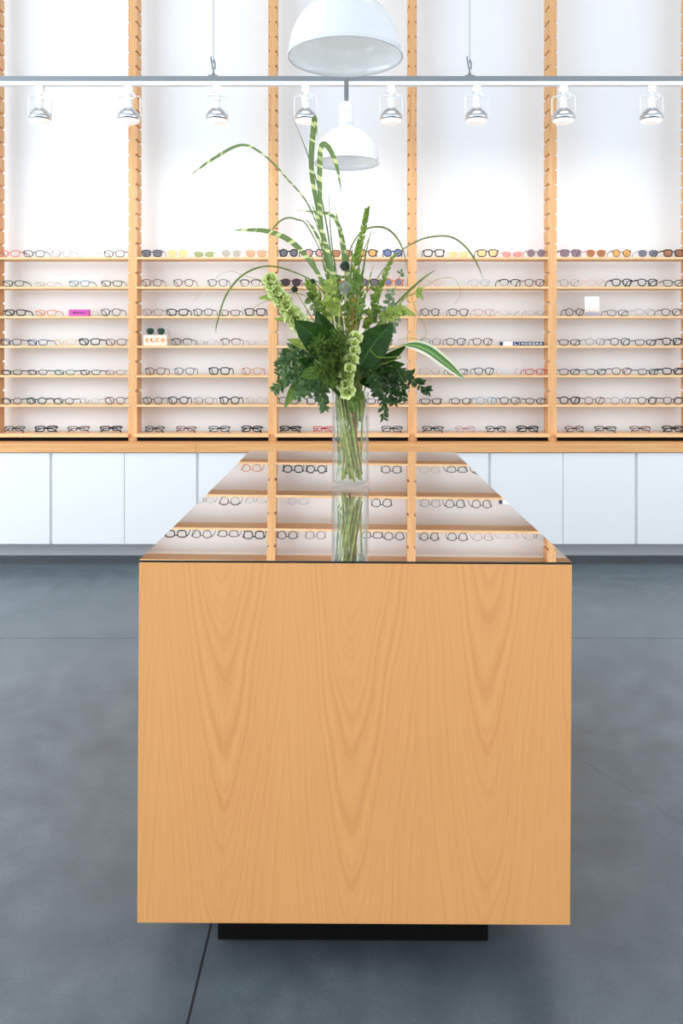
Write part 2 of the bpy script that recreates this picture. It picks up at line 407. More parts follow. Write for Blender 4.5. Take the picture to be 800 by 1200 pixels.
for (Yp, Zr, xp, lab) in ((2.454, 2.217, -.012, 'large white enamel dome pendant lamp nearest, hanging above the flowers'),
                          (4.28, 2.317, -.015, 'smaller-looking white dome pendant lamp behind the tall grass blades')):
    r = empty('pendant_lamp', (xp, Yp, Zr))
    put('shade', shade_me, M_ENAMEL, r); put('neck', neck_me, M_ENAMEL, r); put('bulb', pbulb_me, M_PBULB, r)
    build('stem', MB().tube([(0, 0, HD + .13), (0, 0, CEIL - Zr - .03)], .0118, 16), M_GREYTUBE, r, True)
    build('canopy', MB().lathe([(0, CEIL - Zr - .04), (.05, CEIL - Zr - .03), (.06, CEIL - Zr - .001), (0, CEIL - Zr - .001)], 24), M_ENAMEL, r, True)
    tag(r, lab, 'pendant lamp', 'white dome pendants')

# ------------------------------------------------------------------ counter
TOPZ = .894; BOTZ = .139
cn = empty('display_counter', (.0085, 2.645, 0), (0, math.radians(.30), 0))
BOW = lambda y: .0068 * max(0, (.35 - y) / 1.295) ** 2 - .0068
bp_ = [(-.945, BOTZ), (.945, BOTZ)] + [(.945 - 1.89 * i / 28, TOPZ + BOW(.945 - 1.89 * i / 28) - .0047) for i in range(29)]
build('body', MB().prism(bp_, lambda y, z, x: (x, y, z), -.4505, .4505), M_VENEER, cn, bevel=.0008)
tm = MB(); ny = 28
tv = []
for i in range(ny + 1):      # the sheet bows by a couple of millimetres along its length
    y = -.945 + 1.89 * i / ny; bow = BOW(y)
    tv += [(-.4505, y, TOPZ + bow), (.4505, y, TOPZ + bow), (-.4505, y, TOPZ + bow - .0042), (.4505, y, TOPZ + bow - .0042)]
tf = []
for i in range(ny):
    a, b_ = i * 4, i * 4 + 4
    tf += [(a, a + 1, b_ + 1, b_), (a + 2, b_ + 2, b_ + 3, a + 3), (a, b_, b_ + 2, a + 2), (a + 1, a + 3, b_ + 3, b_ + 1)]
tf += [(0, 2, 3, 1), (ny * 4, ny * 4 + 1, ny * 4 + 3, ny * 4 + 2)]
gt = build('mirror_top', tm.add(tv, tf), M_MIRROR, cn)
gt.data.materials.append(M_GLASS_EDGE)
for p in gt.data.polygons: p.material_index = 0 if p.normal.z > .5 else 1; p.use_smooth = p.normal.z > .5
gt.data.set_sharp_from_angle(angle=.5)
cp = MB().box(-.304, .304, -.805, .805, .004, BOTZ - .0005)
build('plinth', cp, M_BLACK, cn)
cn['label'] = 'large wooden block counter with mirrored top on a recessed black plinth'; cn['category'] = 'counter'
cn.location.z = -.001

# ------------------------------------------------------------------ eyewear
def outline(style):
    W, H, ex = {'rectangular': (.053, .034, 4.0), 'slim rectangular': (.052, .028, 3.4), 'square': (.053, .042, 3.6), 'round': (.046, .045, 2.0), 'panto': (.050, .043, 2.5),
                'cat-eye': (.054, .038, 3.0), 'browline': (.052, .041, 2.9), 'rimless': (.052, .034, 3.2), 'hexagonal': (.050, .045, 2.0), 'oval': (.051, .037, 2.2)}[style]
    pts = []; n = 24
    for k in range(n):
        a = 2 * PI * k / n; c, s = math.cos(a), math.sin(a)
        if style == 'hexagonal':
            q = (a % (PI / 3)) - PI / 6; rr = math.cos(PI / 6) / math.cos(q); x, z = W / 2 * rr * c * 1.06, H / 2 * rr * s * 1.1
        else:
            x = W / 2 * math.copysign(abs(c) ** (2 / ex), c); z = H / 2 * math.copysign(abs(s) ** (2 / ex), s)
        if style in ('panto', 'square', 'rectangular', 'browline'): x *= 1 + .10 * (z / (H / 2)) * (1 if style == 'panto' else .7)
        if style == 'cat-eye' and x > 0 and z > 0: z *= 1 + .28 * (x / (W / 2)) ** 2; x *= 1.06
        pts.append((x, z))
    return pts, W, H
def eyewear_meshes(style, thick, folded):
    pts, W, H = outline(style)
    cx = W / 2 + .0095
    r = {0: .0015, 1: .0025, 2: .0036}[thick]
    lift = H / 2 + r
    fr = MB()
    z_h = H / 2 * .62 + lift          # hinge height
    xo = cx + W / 2 + r
    for s in (-1, 1):
        loop = [Vector((s * (cx + x), 0, z + lift)) for x, z in pts]
        if style == 'browline':
            up = [p for p in loop if p.z > lift + H * .12]
            fr.tube(sorted(up, key=lambda p: p.x), .0033, 5); fr.tube(loop, .0011, 5, closed=True)
        elif style == 'rimless': fr.tube(loop, .0006, 4, closed=True)
        else: fr.tube(loop, r, 5, closed=True, squash=(1.0, 1.0))
        fr.tube([(s * (cx + W / 2 * .93), -.0003, z_h), (s * (xo + .002), 0, z_h), (s * (xo + .004), .004, z_h)], max(r, .0018) * 1.15, 5)
    zb = lift + H * .17
    fr.tube([(-cx + W / 2 - .001, 0, zb - .002), (-.004, 0, zb + .0025), (.004, 0, zb + .0025), (cx - W / 2 + .001, 0, zb - .002)], max(r, .0015) * 1.1, 5)
    for s in (-1, 1): fr.tube([(s * .0075, .001, zb - .004), (s * .0085, .006, zb - .012), (s * .0105, .006, zb - .017)], .0018, 5)
    ln = {}
    for s in (-1, 1):
        m = MB(); vs = [(s * (cx + x * .985), .0002, z * .985 + lift) for x, z in pts] + [(s * (cx + x * .5), -.0018, z * .5 + lift) for x, z in pts] + [(s * cx, -.0024, lift)]
        n = len(pts); fs = [(k, (k + 1) % n, n + (k + 1) % n, n + k) for k in range(n)] + [(n + k, n + (k + 1) % n, 2 * n) for k in range(n)]
        ln[s] = m.add(vs, fs)
    tp = {}
    tr = max(r, .0016)
    for s in (-1, 1):
        m = MB(); x0 = s * (xo + .003)
        if not folded:
            m.tube([(x0, .003, z_h), (x0 * 1.01, .03, z_h + .0005), (x0 * 1.01, .085, z_h - .001), (x0 * 1.0, .105, z_h - .006), (x0 * .98, .122, z_h * .45), (x0 * .96, .136, .003)], [tr * 1.1, tr, tr * .95, tr * 1.05, tr * 1.2, tr * 1.2], 5, squash=(.75, 1.35))
        else:
            d = .007 if s > 0 else .0125
            m.tube([(x0, .003, z_h), (x0 * .93, d, z_h + .001), (x0 * .2, d, z_h - .002), (-x0 * .45, d, z_h - .005), (-x0 * .75, d, z_h - .016), (-x0 * .92, d, z_h - .032)], [tr * 1.1, tr, tr, tr, tr * 1.2, tr * 1.2], 5, squash=(.75, 1.35))
        tp[s] = m
    tilt = Matrix.Rotation(math.radians(48), 4, 'X') if folded else Matrix.Identity(4)   # folded pairs lean back onto their temples
    if not folded: tilt = Matrix.Identity(4)
    else: tilt = Matrix.Rotation(math.radians(-40), 4, 'X')
    out = {}
    for k, m in (('front_frame', fr), ('lens_a', ln[-1]), ('lens_b', ln[1]), ('temple_a', tp[-1]), ('temple_b', tp[1])):
        if folded:
            m.v = [tuple(tilt @ Vector(v)) for v in m.v]
        out[k] = m
    if folded:
        zmin = min(v[2] for m in out.values() for v in m.v); ymid = sum(v[1] for v in fr.v) / len(fr.v)
        for m in out.values(): m.v = [(x, y - ymid, z - zmin + .0003) for x, y, z in m.v]
    else:
        zmin = min(v[2] for m in out.values() for v in m.v)
        for m in out.values(): m.v = [(x, y, z - zmin + .0003) for x, y, z in m.v]
    return {k: m.mesh(k.split('_')[0] if k[0] in 'lt' else k, True) for k, m in out.items()}
CACHE = {}
STY = {'q': 'rectangular', 's': 'slim rectangular', 'S': 'square', 'o': 'round', 'p': 'panto', 'c': 'cat-eye', 'b': 'browline', 'r': 'rimless', 'h': 'hexagonal', 'v': 'oval'}
# per bay, per shelf: px centre, style letter (+thickness 0-2), frame colour, lens
EYE_ROWS = {
 0: [["11 c1 coral red", "40 c1 navy", "72 p0 mauve", "101 r0 pale pink", "134 c1 burgundy"],
     ["16 q1 charcoal", "54 s0 beige", "93 q1 teal", "131 q1 black"],
     ["18 q2 black", "54 q1 orange", "130 p1 black"],
     ["13 c1 navy", "44 q1 blue", "76 c0 pale yellow", "105 c2 black", "136 c1 tortoiseshell"],
     ["14 s1 black", "44 s1 charcoal", "76 s1 green", "106 s1 dark brown", "135 s0 burgundy"],
     ["14 v1 dark brown", "43 v2 dark green", "75 v1 dark teal", "105 v0 silver", "135 p1 burgundy"],
     ["17 q1 charcoal", "54 S2 black", "92 q1 burgundy", "130 q2 black"]],
 1: [["178 S1 charcoal grey", "208 p0 pale_yellow yellow", "239 r0 green green", "271 p0 pale_pink palegrey", "300 S0 honey peach"],
     ["178 p1 tortoiseshell", "215 p1 brown", "255 p1 grey", "293 b1 dark brown"],
     ["179 p0 brown", "208 c2 black", "238 p1 dark brown", "269 q1 burgundy", "299 S2 black"],
     ["213 b1 black", "241 r0 grey", "270 b1 tortoiseshell", "300 r0 silver"],
     ["182 p1 tortoiseshell", "216 p1 grey", "257 S2 black", "295 p1 honey"],
     ["179 p1 black", "209 p2 charcoal", "239 p0 burgundy", "269 p2 black", "299 p0 beige"],
     ["181 p1 charcoal", "218 q1 tortoiseshell", "257 S1 black", "295 S2 black"]],
 2: [["337 o2 black grey", "368 h2 dark_green pink", "400 S1 brown brown", "430 p2 black amber", "460 o2 blue blue"],
     ["341 p2 burgundy dark", "372 o1 green green", "401 p2 orange brown", "432 p2 burgundy grey", "461 o2 orange blue"],
     ["334 p1 black", "371 p0 burgundy", "437 q1 navy", "463 p1 charcoal"],
     ["350 v0 silver", "448 p1 charcoal"],
     ["344 p2 black", "371 h2 black", "459 p1 black"],
     ["334 p1 black", "371 c1 black", "441 q1 navy", "464 p1 black"],
     ["340 q2 black", "379 q1 red", "459 S1 dark brown"]],
 3: [["508 S2 black", "537 r0 pale_yellow yellow", "571 S2 tortoiseshell yellow", "600 r0 coral_red coral", "629 o1 mauve mauve"],
     ["506 p0 pale pink", "535 v0 clear", "562 p0 silver", "597 b2 black", "626 p1 burgundy"],
     ["504 o1 black", "537 p1 dark brown", "567 p0 rose", "596 r0 silver", "628 r0 grey"],
     ["505 p0 grey", "534 p1 charcoal", "565 p1 burgundy"],
     ["504 p0 beige", "536 q1 navy", "567 p1 charcoal", "597 p0 clear", "627 q1 red"],
     ["505 q1 black", "540 v1 charcoal", "569 p1 pale blue", "597 p1 black", "627 v1 charcoal"],
     ["507 q1 black", "545 p0 rose", "581 p1 black", "618 S2 black"]],
 4: [["668 S2 mauve mauve", "698 p1 honey brown", "728 o1 brown amber", "759 p0 grey grey", "789 S2 dark_brown brown"],
     ["667 p0 mauve", "698 p0 pale pink", "728 p2 black", "758 p2 charcoal", "789 c1 black"],
     ["673 o1 black", "723 q1 grey", "755 p0 silver", "786 p1 charcoal"],
     ["667 q1 charcoal", "697 p0 grey", "726 p1 black", "756 q1 charcoal", "787 p2 black"],
     ["667 q1 black", "698 q1 charcoal", "728 p1 brown", "759 q1 dark teal", "788 c2 black"],
     ["667 p2 black", "696 p1 brown", "727 p0 grey", "758 p1 charcoal", "788 p1 black"],
     ["673 p1 tortoiseshell", "709 q1 black", "750 q1 brown", "789 S2 black"]],
}
def eyewear(style, thick, colour, lens, folded, loc, rz, label, group):
    key = (style, thick, folded)
    if key not in CACHE: CACHE[key] = eyewear_meshes(*key)
    sun = lens != 'clear'
    me = CACHE[key]
    r = empty('sunglasses' if sun else 'eyeglasses', loc, (0, 0, rz))
    fm = FRAME[colour]
    put('front_frame', me['front_frame'], fm, r)
    put('lens', me['lens_a'], LENS[lens], r); put('lens', me['lens_b'], LENS[lens], r)
    put('temple', me['temple_a'], fm, r); put('temple', me['temple_b'], fm, r)
    return tag(r, label, 'sunglasses' if sun else 'glasses', group)
SHN = ['top shelf', 'second shelf', 'third shelf', 'fourth shelf', 'fifth shelf', 'sixth shelf', 'bottom shelf']
for b, rows in EYE_ROWS.items():
    for i, row in enumerate(rows):
        for k, it in enumerate(row):
            px, st, rest = it.split(' ', 2)
            lens = 'clear'
            last = rest.split(' ')[-1]
            if last in LENS and ((i == 0 and b != 0 and it != "508 S2 black") or (b == 2 and i == 1)): lens = last; rest = rest[:-len(last) - 1]
            colour = rest.replace('_', ' ')
            folded = i == 6
            yf = Y_POST + .009 if not folded else 5.235
            x = (float(px) - 409) / F * yf
            if not folded:  # stay clear of the uprights
                x = min(max(x, POST_X[b] + PW + .074), POST_X[b + 1] - PW - .074) if 0 < b < 4 else x
            if b == 0 and x < POST_X[0] + PW + .075: x = POST_X[0] + PW + .075
            if b == 4 and x > POST_X[5] - PW - .075: x = POST_X[5] - PW - .075
            style = STY[st[0]]; th = int(st[1])
            n = len(row)
            pos = ORD[k] + ' from left' if not (b == 2 and k >= n / 2) else ORD[n - 1 - k] + ' from right'
            word = 'sunglasses' if lens != 'clear' else 'eyeglasses'
            look = ('folded ' if folded else '') + colour + ' ' + style + ' ' + word
            if lens != 'clear': look = f'{colour} {style} {dict(deepgreen="dark green", palegrey="pale grey").get(lens, lens)}-lens {word}'
            eyewear(style, th, colour, lens, folded, (x, yf, ZS[i] + .0002), random.uniform(-.05, .05) if not folded else random.uniform(-.22, .22),
                    f'{look}, {pos}, {SHN[i]}, {BAY[b]}', f'{"folded " if folded else ""}glasses on the {SHN[i]}')

# ------------------------------------------------------------------ display signs on the shelves
def strokes(mb, fn, segs, w, d):     # thick line letters; fn maps (u,v) to local x,z
    for (u0, v0, u1, v1) in segs:
        a, c = Vector(fn(u0, v0)), Vector(fn(u1, v1)); t = (c - a).normalized(); n = Vector((-t.y, t.x)) * w / 2; a -= t * w / 2; c += t * w / 2
        q = [a + n, a - n, c - n, c + n]
        mb.prism([(p.x, p.y) for p in q], lambda x, z, y: (x, y, z), -d, .0002)
M_NAVY = plain('navy_sign', srgb(28, 58, 92), .35); M_PAPER = plain('white_sign', (.86, .86, .86), .45)
M_MAG = plain('magenta_sign', srgb(198, 62, 160), .4); M_GOLD = plain('pale_edge', srgb(232, 190, 120), .4); M_CREAM = plain('cream_box', srgb(236, 216, 196), .5)
M_ORANGE = plain('orange_lettering', srgb(246, 152, 92), .5); M_INK = plain('black_lettering', (.02, .012, .02), .5)
sS = F / (Y_POST + .009)
# orange-lettered cream box, second bay from left
xb = (181.5 - 409) / sS; zb_ = ZS[3] + .0003
r = empty('display_box', (xb, Y_POST + .012, zb_))
build('box', MB().box(-.075, .075, 0, .085, 0, .067), M_CREAM, r, bevel=.0015)
def ring_letter(cx, cz, R, a0, a1, w, mb):
    n = 14
    for k in range(n):
        t0, t1 = math.radians(a0 + (a1 - a0) * k / n), math.radians(a0 + (a1 - a0) * (k + 1) / n)
        q = [(cx + rr * math.cos(t), cz + rr * math.sin(t)) for rr, t in ((R, t0), (R - w, t0), (R - w, t1), (R, t1))]
        mb.prism(q, lambda x, z, y: (x, y, z), -.0016, .0002)
mb = MB()
for i, (a0, a1) in enumerate(((40, 320), (90, 360), (45, 315), (0, 360))):   # rounded letters E L C O
    cx_ = -.0495 + i * .033
    ring_letter(cx_, .034, .0142, a0, a1, .0090, mb)
    if i == 0: mb.prism([(cx_ - .004, .0325), (cx_ + .008, .0325), (cx_ + .008, .0355), (cx_ - .004, .0355)], lambda x, z, y: (x, y, z), -.0016, .0002)
    if i == 1: mb.prism([(cx_ - .0105, .034), (cx_ - .004, .034), (cx_ - .004, .046), (cx_ - .0105, .046)], lambda x, z, y: (x, y, z), -.0016, .0002)
build('lettering', mb, M_ORANGE, r)
tag(r, 'small cream box with round orange letters, fourth shelf, second bay from left', 'display box')
eyewear('panto', 0, 'silver', 'deepgreen', False, (xb + .002, Y_POST + .02, ZS[3] + .0675), 0, 'dark green-lens sunglasses on top of the cream orange-lettered box', 'sunglasses on the cream box')
# magenta sign, far left bay
xm = (92 - 409) / sS
r = empty('display_sign', (xm, Y_POST + .012, ZS[2] + .0003))
build('panel', MB().box(-.064, .064, 0, .035, 0, .042), M_MAG, r, bevel=.0008)
mb = MB()
u = -.042
for k in range(11):
    h = .004 + .004 * ((k * 7) % 3) / 2
    mb.box(u, u + .0052, -.0012, .0002, .018, .018 + h); u += .0078
mb.box(-.03, -.02, -.0014, .0002, .016, .029)
build('lettering', mb, M_INK, r)
tag(r, 'magenta block sign with black script, third shelf, bay at far left', 'sign')
# white acrylic riser of clear glasses behind the magenta sign
eyewear('oval', 0, 'clear', 'clear', False, (xm + .018, Y_POST + .05, ZS[2] + .0003), 0, 'clear-framed eyeglasses behind the magenta sign, third shelf, bay at far left', 'glasses on the third shelf')
# navy and white block sign, second bay from right
xs0, xs1 = (586 - 409) / sS, (637 - 409) / sS
r = empty('block_sign', ((xs0 + xs1) / 2, Y_POST + .012, ZS[3] + .0003)); hw = (xs1 - xs0) / 2
u = lambda px: (px - 611.5) / sS
build('white_block', MB().box(u(589.5), u(600.6), 0, .028, 0, .024), M_PAPER, r, bevel=.0006)
build('end_block', MB().box(u(586), u(589.3), 0, .028, 0, .024), M_NAVY, r, bevel=.0006)
build('name_block', MB().box(u(600.8), u(637.5), 0, .028, 0, .024), M_NAVY, r, bevel=.0006)
GL = {'L': [(0, 1, 0, 0), (0, 0, .8, 0)], 'I': [(.4, 0, .4, 1)], 'N': [(0, 0, 0, 1), (0, 1, .8, 0), (.8, 0, .8, 1)], 'D': [(0, 0, 0, 1), (0, 1, .5, 1), (.5, 1, .8, .7), (.8, .7, .8, .3), (.8, .3, .5, 0), (.5, 0, 0, 0)],
      'B': [(0, 0, 0, 1), (0, 1, .7, .95), (.7, .95, .7, .55), (.7, .55, 0, .5), (.8, .45, .8, .05), (.8, .05, 0, 0)], 'E': [(0, 0, 0, 1), (0, 1, .8, 1), (0, .5, .65, .5), (0, 0, .8, 0)],
      'R': [(0, 0, 0, 1), (0, 1, .75, .95), (.75, .95, .75, .55), (.75, .55, 0, .5), (.3, .5, .8, 0)], 'G': [(.8, .8, .4, 1), (.4, 1, 0, .7), (0, .7, 0, .3), (0, .3, .4, 0), (.4, 0, .8, .2), (.8, .2, .8, .5), (.8, .5, .45, .5)]}
mb = MB(); st = (u(636) - u(602.4)) / 8
for k, ch in enumerate('LINDBERG'):
    x0 = u(602.4) + k * st + st * .12
    strokes(mb, lambda a, c: (x0 + a * st * .75, .0065 + c * .011), GL[ch], .0026, .0012)
build('lettering', mb, M_PAPER, r)
tag(r, 'low navy block sign with white capital letters, fourth shelf, second bay from right', 'sign')
# small upright picture card, far right bay
def card_mat():
    m, nt, b = new_mat('picture_card'); setp(b, rough=.35)
    tc = nd(nt, 'ShaderNodeTexCoord'); sx = nd(nt, 'ShaderNodeSeparateXYZ'); nt.links.new(tc.outputs['Object'], sx.inputs[0])
    n = noise_n(nt, mapped(nt, (60, 1, 20)), 1.0, 3, .5)
    h = math_n(nt, 'ADD', sx.outputs[2], math_n(nt, 'MULTIPLY', math_n(nt, 'SUBTRACT', n, .5), .022))
    c = ramp(nt, math_n(nt, 'DIVIDE', h, .128), [(.12, srgb(150, 150, 165)), (.2, srgb(172, 166, 178)), (.28, srgb(232, 208, 194)), (.6, srgb(234, 230, 224))])
    nt.links.new(c, b.inputs['Base Color']); return m
xc = (695 - 409) / sS
r = empty('picture_card', (xc, Y_POST + .03, ZS[2] + .0003), (math.radians(-5), 0, 0))
build('picture', MB().box(-.046, .046, 0, .0025, 0, .128), card_mat(), r)
build('stand', MB().prism([(.0026, .0), (.0026, .09), (.045, .0045)], lambda y, z, x: (x, y, z), -.012, .012), M_PAPER, r)
tag(r, 'small upright picture card of a pale sunset sky, third shelf, bay at far right', 'picture card')

# ------------------------------------------------------------------ vase
ZB = TOPZ - .0068 + .00047 - .001 + .0012; XV = .004; HV = .308; RO = .0605; RI = .0565
vz = empty('glass_vase', (XV, YV, ZB))
build('vase_body', MB().lathe([(0, 0), (RO - .003, 0), (RO, .003), (RO, HV - .001), (RO - .001, HV), (RI + .001, HV), (RI, HV - .001), (RI, .016), (RI - .003, .0135), (0, .013)], 64), M_VASE, vz, True)
WL = 1.119 - ZB
build('water', MB().lathe([(0, .0137), (RI - .0034, .0142), (RI - .0006, .0166), (RI - .0006, WL), (RI - .002, WL - .0012), (0, WL - .0014)], 64), M_WATER, vz, True)
tag(vz, 'tall clear glass cylinder vase of water holding flowers on the counter', 'vase')

# ------------------------------------------------------------------ plants
def leaf_mat(name, lo, hi, rough=.4, sheen_vein=None, trans=.25, spec=.35):
    m, nt, b = new_mat(name); setp(b, rough=rough, spec=spec)
    lo, hi = [(min(1, c[0] * 1.15), c[1] * 1.02, c[2] * .74) for c in (lo, hi)]
    n = noise_n(nt, mapped(nt, (45, 45, 45)), 1.0, 4, .55)
    c = ramp(nt, n, [(.3, lo), (.7, hi)])
    if sheen_vein:
        uv = nd(nt, 'ShaderNodeTexCoord'); s = nd(nt, 'ShaderNodeSeparateXYZ'); nt.links.new(uv.outputs['UV'], s.inputs[0])
        a = math_n(nt, 'ABSOLUTE', math_n(nt, 'SUBTRACT', s.outputs[0], .5))
        mid = math_n(nt, 'LESS_THAN', a, .03)
        w = math_n(nt, 'SINE', math_n(nt, 'MULTIPLY', math_n(nt, 'SUBTRACT', s.outputs[1], math_n(nt, 'MULTIPLY', a, .22)), 95))
        vein = math_n(nt, 'MULTIPLY', math_n(nt, 'GREATER_THAN', w, .93), .35)
        c = mixc(nt, math_n(nt, 'MAXIMUM', mid, vein), c, sheen_vein)
    nt.links.new(c, b.inputs['Base Color'])
    if trans:
        out = nt.nodes['Material Output']; tl = nd(nt, 'ShaderNodeBsdfTranslucent'); nt.links.new(c, tl.inputs[0])
        mx = nd(nt, 'ShaderNodeMixShader'); mx.inputs[0].default_value = trans
        nt.links.new(b.outputs[0], mx.inputs[1]); nt.links.new(tl.outputs[0], mx.inputs[2]); nt.links.new(mx.outputs[0], out.inputs[0])
    return m
def zebra_mat():
    m, nt, b = new_mat('banded_grass_blade'); setp(b, rough=.45)
    uv = nd(nt, 'ShaderNodeTexCoord'); s = nd(nt, 'ShaderNodeSeparateXYZ'); nt.links.new(uv.outputs['UV'], s.inputs[0])
    t = math_n(nt, 'ADD', math_n(nt, 'MULTIPLY', s.outputs[1], 44), math_n(nt, 'MULTIPLY', s.outputs[0], .35))
    n = noise_n(nt, t, 1.0, 1, .5, '1D')
    band = ramp(nt, n, [(.57, (0, 0, 0)), (.62, (1, 1, 1))])
    e = math_n(nt, 'ABSOLUTE', math_n(nt, 'SUBTRACT', s.outputs[0], .5))
    c = mixc(nt, math_n(nt, 'MULTIPLY', e, 1.2), srgb(122, 148, 82), srgb(80, 110, 54))
    c = mixc(nt, band, c, srgb(222, 226, 158))
    nt.links.new(c, b.inputs['Base Color'])
    out = nt.nodes['Material Output']; tl = nd(nt, 'ShaderNodeBsdfTranslucent'); nt.links.new(c, tl.inputs[0])
    mx = nd(nt, 'ShaderNodeMixShader'); mx.inputs[0].default_value = .25
    nt.links.new(b.outputs[0], mx.inputs[1]); nt.links.new(tl.outputs[0], mx.inputs[2]); nt.links.new(mx.outputs[0], out.inputs[0])
    return m
def varieg_mat():
    m, nt, b = new_mat('cream_edged_leaf'); setp(b, rough=.4)
    uv = nd(nt, 'ShaderNodeTexCoord'); s = nd(nt, 'ShaderNodeSeparateXYZ'); nt.links.new(uv.outputs['UV'], s.inputs[0])
    x = math_n(nt, 'ADD', s.outputs[0], math_n(nt, 'MULTIPLY', math_n(nt, 'SUBTRACT', noise_n(nt, s.outputs[1], 9, 2, .5, '1D'), .5), .12))
    c = ramp(nt, x, [(.10, srgb(212, 214, 176)), (.2, srgb(54, 96, 44)), (.45, srgb(96, 138, 62)), (.52, srgb(150, 176, 100)), (.58, srgb(70, 112, 50)), (.70, srgb(44, 86, 44)), (.78, srgb(216, 210, 184))])
    nt.links.new(c, b.inputs['Base Color']); return m
G_DARK = leaf_mat('dark_glossy_leaf', srgb(20, 48, 12), srgb(42, 80, 22), .36, srgb(58, 96, 44), .05, .2)
G_MID = leaf_mat('mid_green_leaf', srgb(66, 100, 42), srgb(112, 146, 70), .45, srgb(140, 172, 92))
G_BRIGHT = leaf_mat('bright_green_leaf', srgb(116, 148, 70), srgb(166, 190, 108), .45, srgb(176, 200, 120), .3)
G_BLUE = leaf_mat('blue_green_leaf', srgb(46, 84, 52), srgb(96, 132, 92), .5)
G_GUM = leaf_mat('silver_grey_leaf', srgb(96, 124, 116), srgb(140, 164, 152), .6)
G_BELL = leaf_mat('pale_green_bell', srgb(184, 210, 152), srgb(216, 230, 190), .5, None, .2)
def bell_mat():
    m, nt, b = new_mat('pale_green_bell_cup'); setp(b, rough=.5, spec=.3)
    tc = nd(nt, 'ShaderNodeTexCoord'); sx = nd(nt, 'ShaderNodeSeparateXYZ'); nt.links.new(tc.outputs['Object'], sx.inputs[0])
    c = ramp(nt, math_n(nt, 'DIVIDE', sx.outputs[2], .0225), [(.1, srgb(142, 160, 66)), (.55, srgb(190, 206, 118)), (.95, srgb(226, 234, 174))])
    nt.links.new(c, b.inputs['Base Color']); return m
G_CUP = bell_mat()
G_STEM = leaf_mat('green_stem', srgb(108, 126, 66), srgb(176, 188, 122), .5, None, 0)
G_STEMD = leaf_mat('dark_green_stem', srgb(92, 116, 60), srgb(140, 158, 92), .5, None, 0)
G_BROWN = leaf_mat('brown_stem', srgb(126, 86, 60), srgb(160, 118, 84), .6, None, 0)
G_RUST = leaf_mat('rust_brown_leaf', srgb(112, 78, 40), srgb(150, 110, 60), .5, None, .1)
G_FERN = leaf_mat('feathery_fern', srgb(64, 98, 40), srgb(108, 142, 66), .6, None, .2)
G_SEED = leaf_mat('seed_head', srgb(112, 118, 46), srgb(164, 158, 84), .7, None, 0)
G_BUD = leaf_mat('green_bud', srgb(84, 124, 36), srgb(138, 168, 70), .45, None, .2)
G_THISTLE = leaf_mat('blue_thistle', srgb(112, 130, 128), srgb(160, 174, 172), .7, None, 0)
G_THISTLED = leaf_mat('dark_thistle', srgb(44, 60, 62), srgb(80, 98, 90), .7, None, 0)
G_VINE = leaf_mat('olive_vine', srgb(120, 128, 74), srgb(168, 170, 112), .6, None, 0)
G_ZEBRA = zebra_mat(); G_VAR = varieg_mat()
G_BLADE = leaf_mat('green_grass_blade', srgb(74, 100, 52), srgb(124, 144, 86), .45)

def spline(pts, per=8):
    pts = [Vector(p) for p in pts]; out = []
    q = [pts[0] * 2 - pts[1]] + pts + [pts[-1] * 2 - pts[-2]]
    for i in range(1, len(q) - 2):
        for k in range(per):
            t = k / per; a, b, c, d = q[i - 1], q[i], q[i + 1], q[i + 2]
            out.append(.5 * ((2 * b) + (-a + c) * t + (2 * a - 5 * b + 4 * c - d) * t * t + (-a + 3 * b - 3 * c + d) * t ** 3))
    out.append(pts[-1]); return out
SLOTS = [(.0475 * math.sqrt((k + .5) / 112) * math.cos(k * 2.39996), .0475 * math.sqrt((k + .5) / 112) * math.sin(k * 2.39996)) for k in range(112)]
def roots(toward=None, long=False):
    """a free place at the vase mouth on the side the stem leans to, twisted towards the foot so stems pass without crossing"""
    if toward is None: tx, ty = 0, .02
    else:
        d = Vector((toward[0] - XV, toward[1] - YV)); d = d.normalized() * min(.047, d.length * (1.1 if long else .5)) if d.length > 1e-6 else d; tx, ty = d.x, d.y
    s = min(SLOTS, key=lambda q: (q[0] - tx) ** 2 + (q[1] - ty) ** 2); SLOTS.remove(s)
    a = 1.0; k = 1.0; x = (s[0] * math.cos(a) - s[1] * math.sin(a)) * k; y = (s[0] * math.sin(a) + s[1] * math.cos(a)) * k
    return [Vector((XV + x, YV + y, ZB + .020 + .025 * random.random())) if long else Vector((XV + s[0] * .8 + x * .2, YV + s[1] * .8 + y * .2, ZB + HV - .075 - .02 * random.random())), Vector((XV + s[0], YV + s[1], ZB + HV - .02))]
def px_pts(pts):
    return [P(p[0], p[1], p[2] if len(p) > 2 else 0) for p in pts]
def full_path(pts, per=8, long=False):
    q = px_pts(pts); return spline(roots(q[min(1, len(q) - 1)], long) + q, per)
S = YV / F     # metres per pixel at the vase
def ribbon(mb, path, widths, face=Vector((0, -1, 0)), fold=.18):
    n = len(path); vs = []; uv = []; L = 0
    for i, p in enumerate(path):
        t = (path[min(i + 1, n - 1)] - path[max(i - 1, 0)]).normalized()
        s = t.cross(face); s = s.normalized() if s.length > 1e-4 else Vector((1, 0, 0)); nn = s.cross(t).normalized()
        if i: L += (p - path[i - 1]).length
        w = widths[i]
        for k, (u, dz) in enumerate(((-.5, 0), (-.22, .8), (0, 1), (.22, .8), (.5, 0))):
            vs.append(p + s * w * u - nn * dz * w * fold); uv.append((u + .5, L))
    fs = [(i * 5 + k, i * 5 + k + 1, i * 5 + k + 6, i * 5 + k + 5) for i in range(n - 1) for k in range(4)]
    mb.add(vs, fs, uv)
NB = [0]
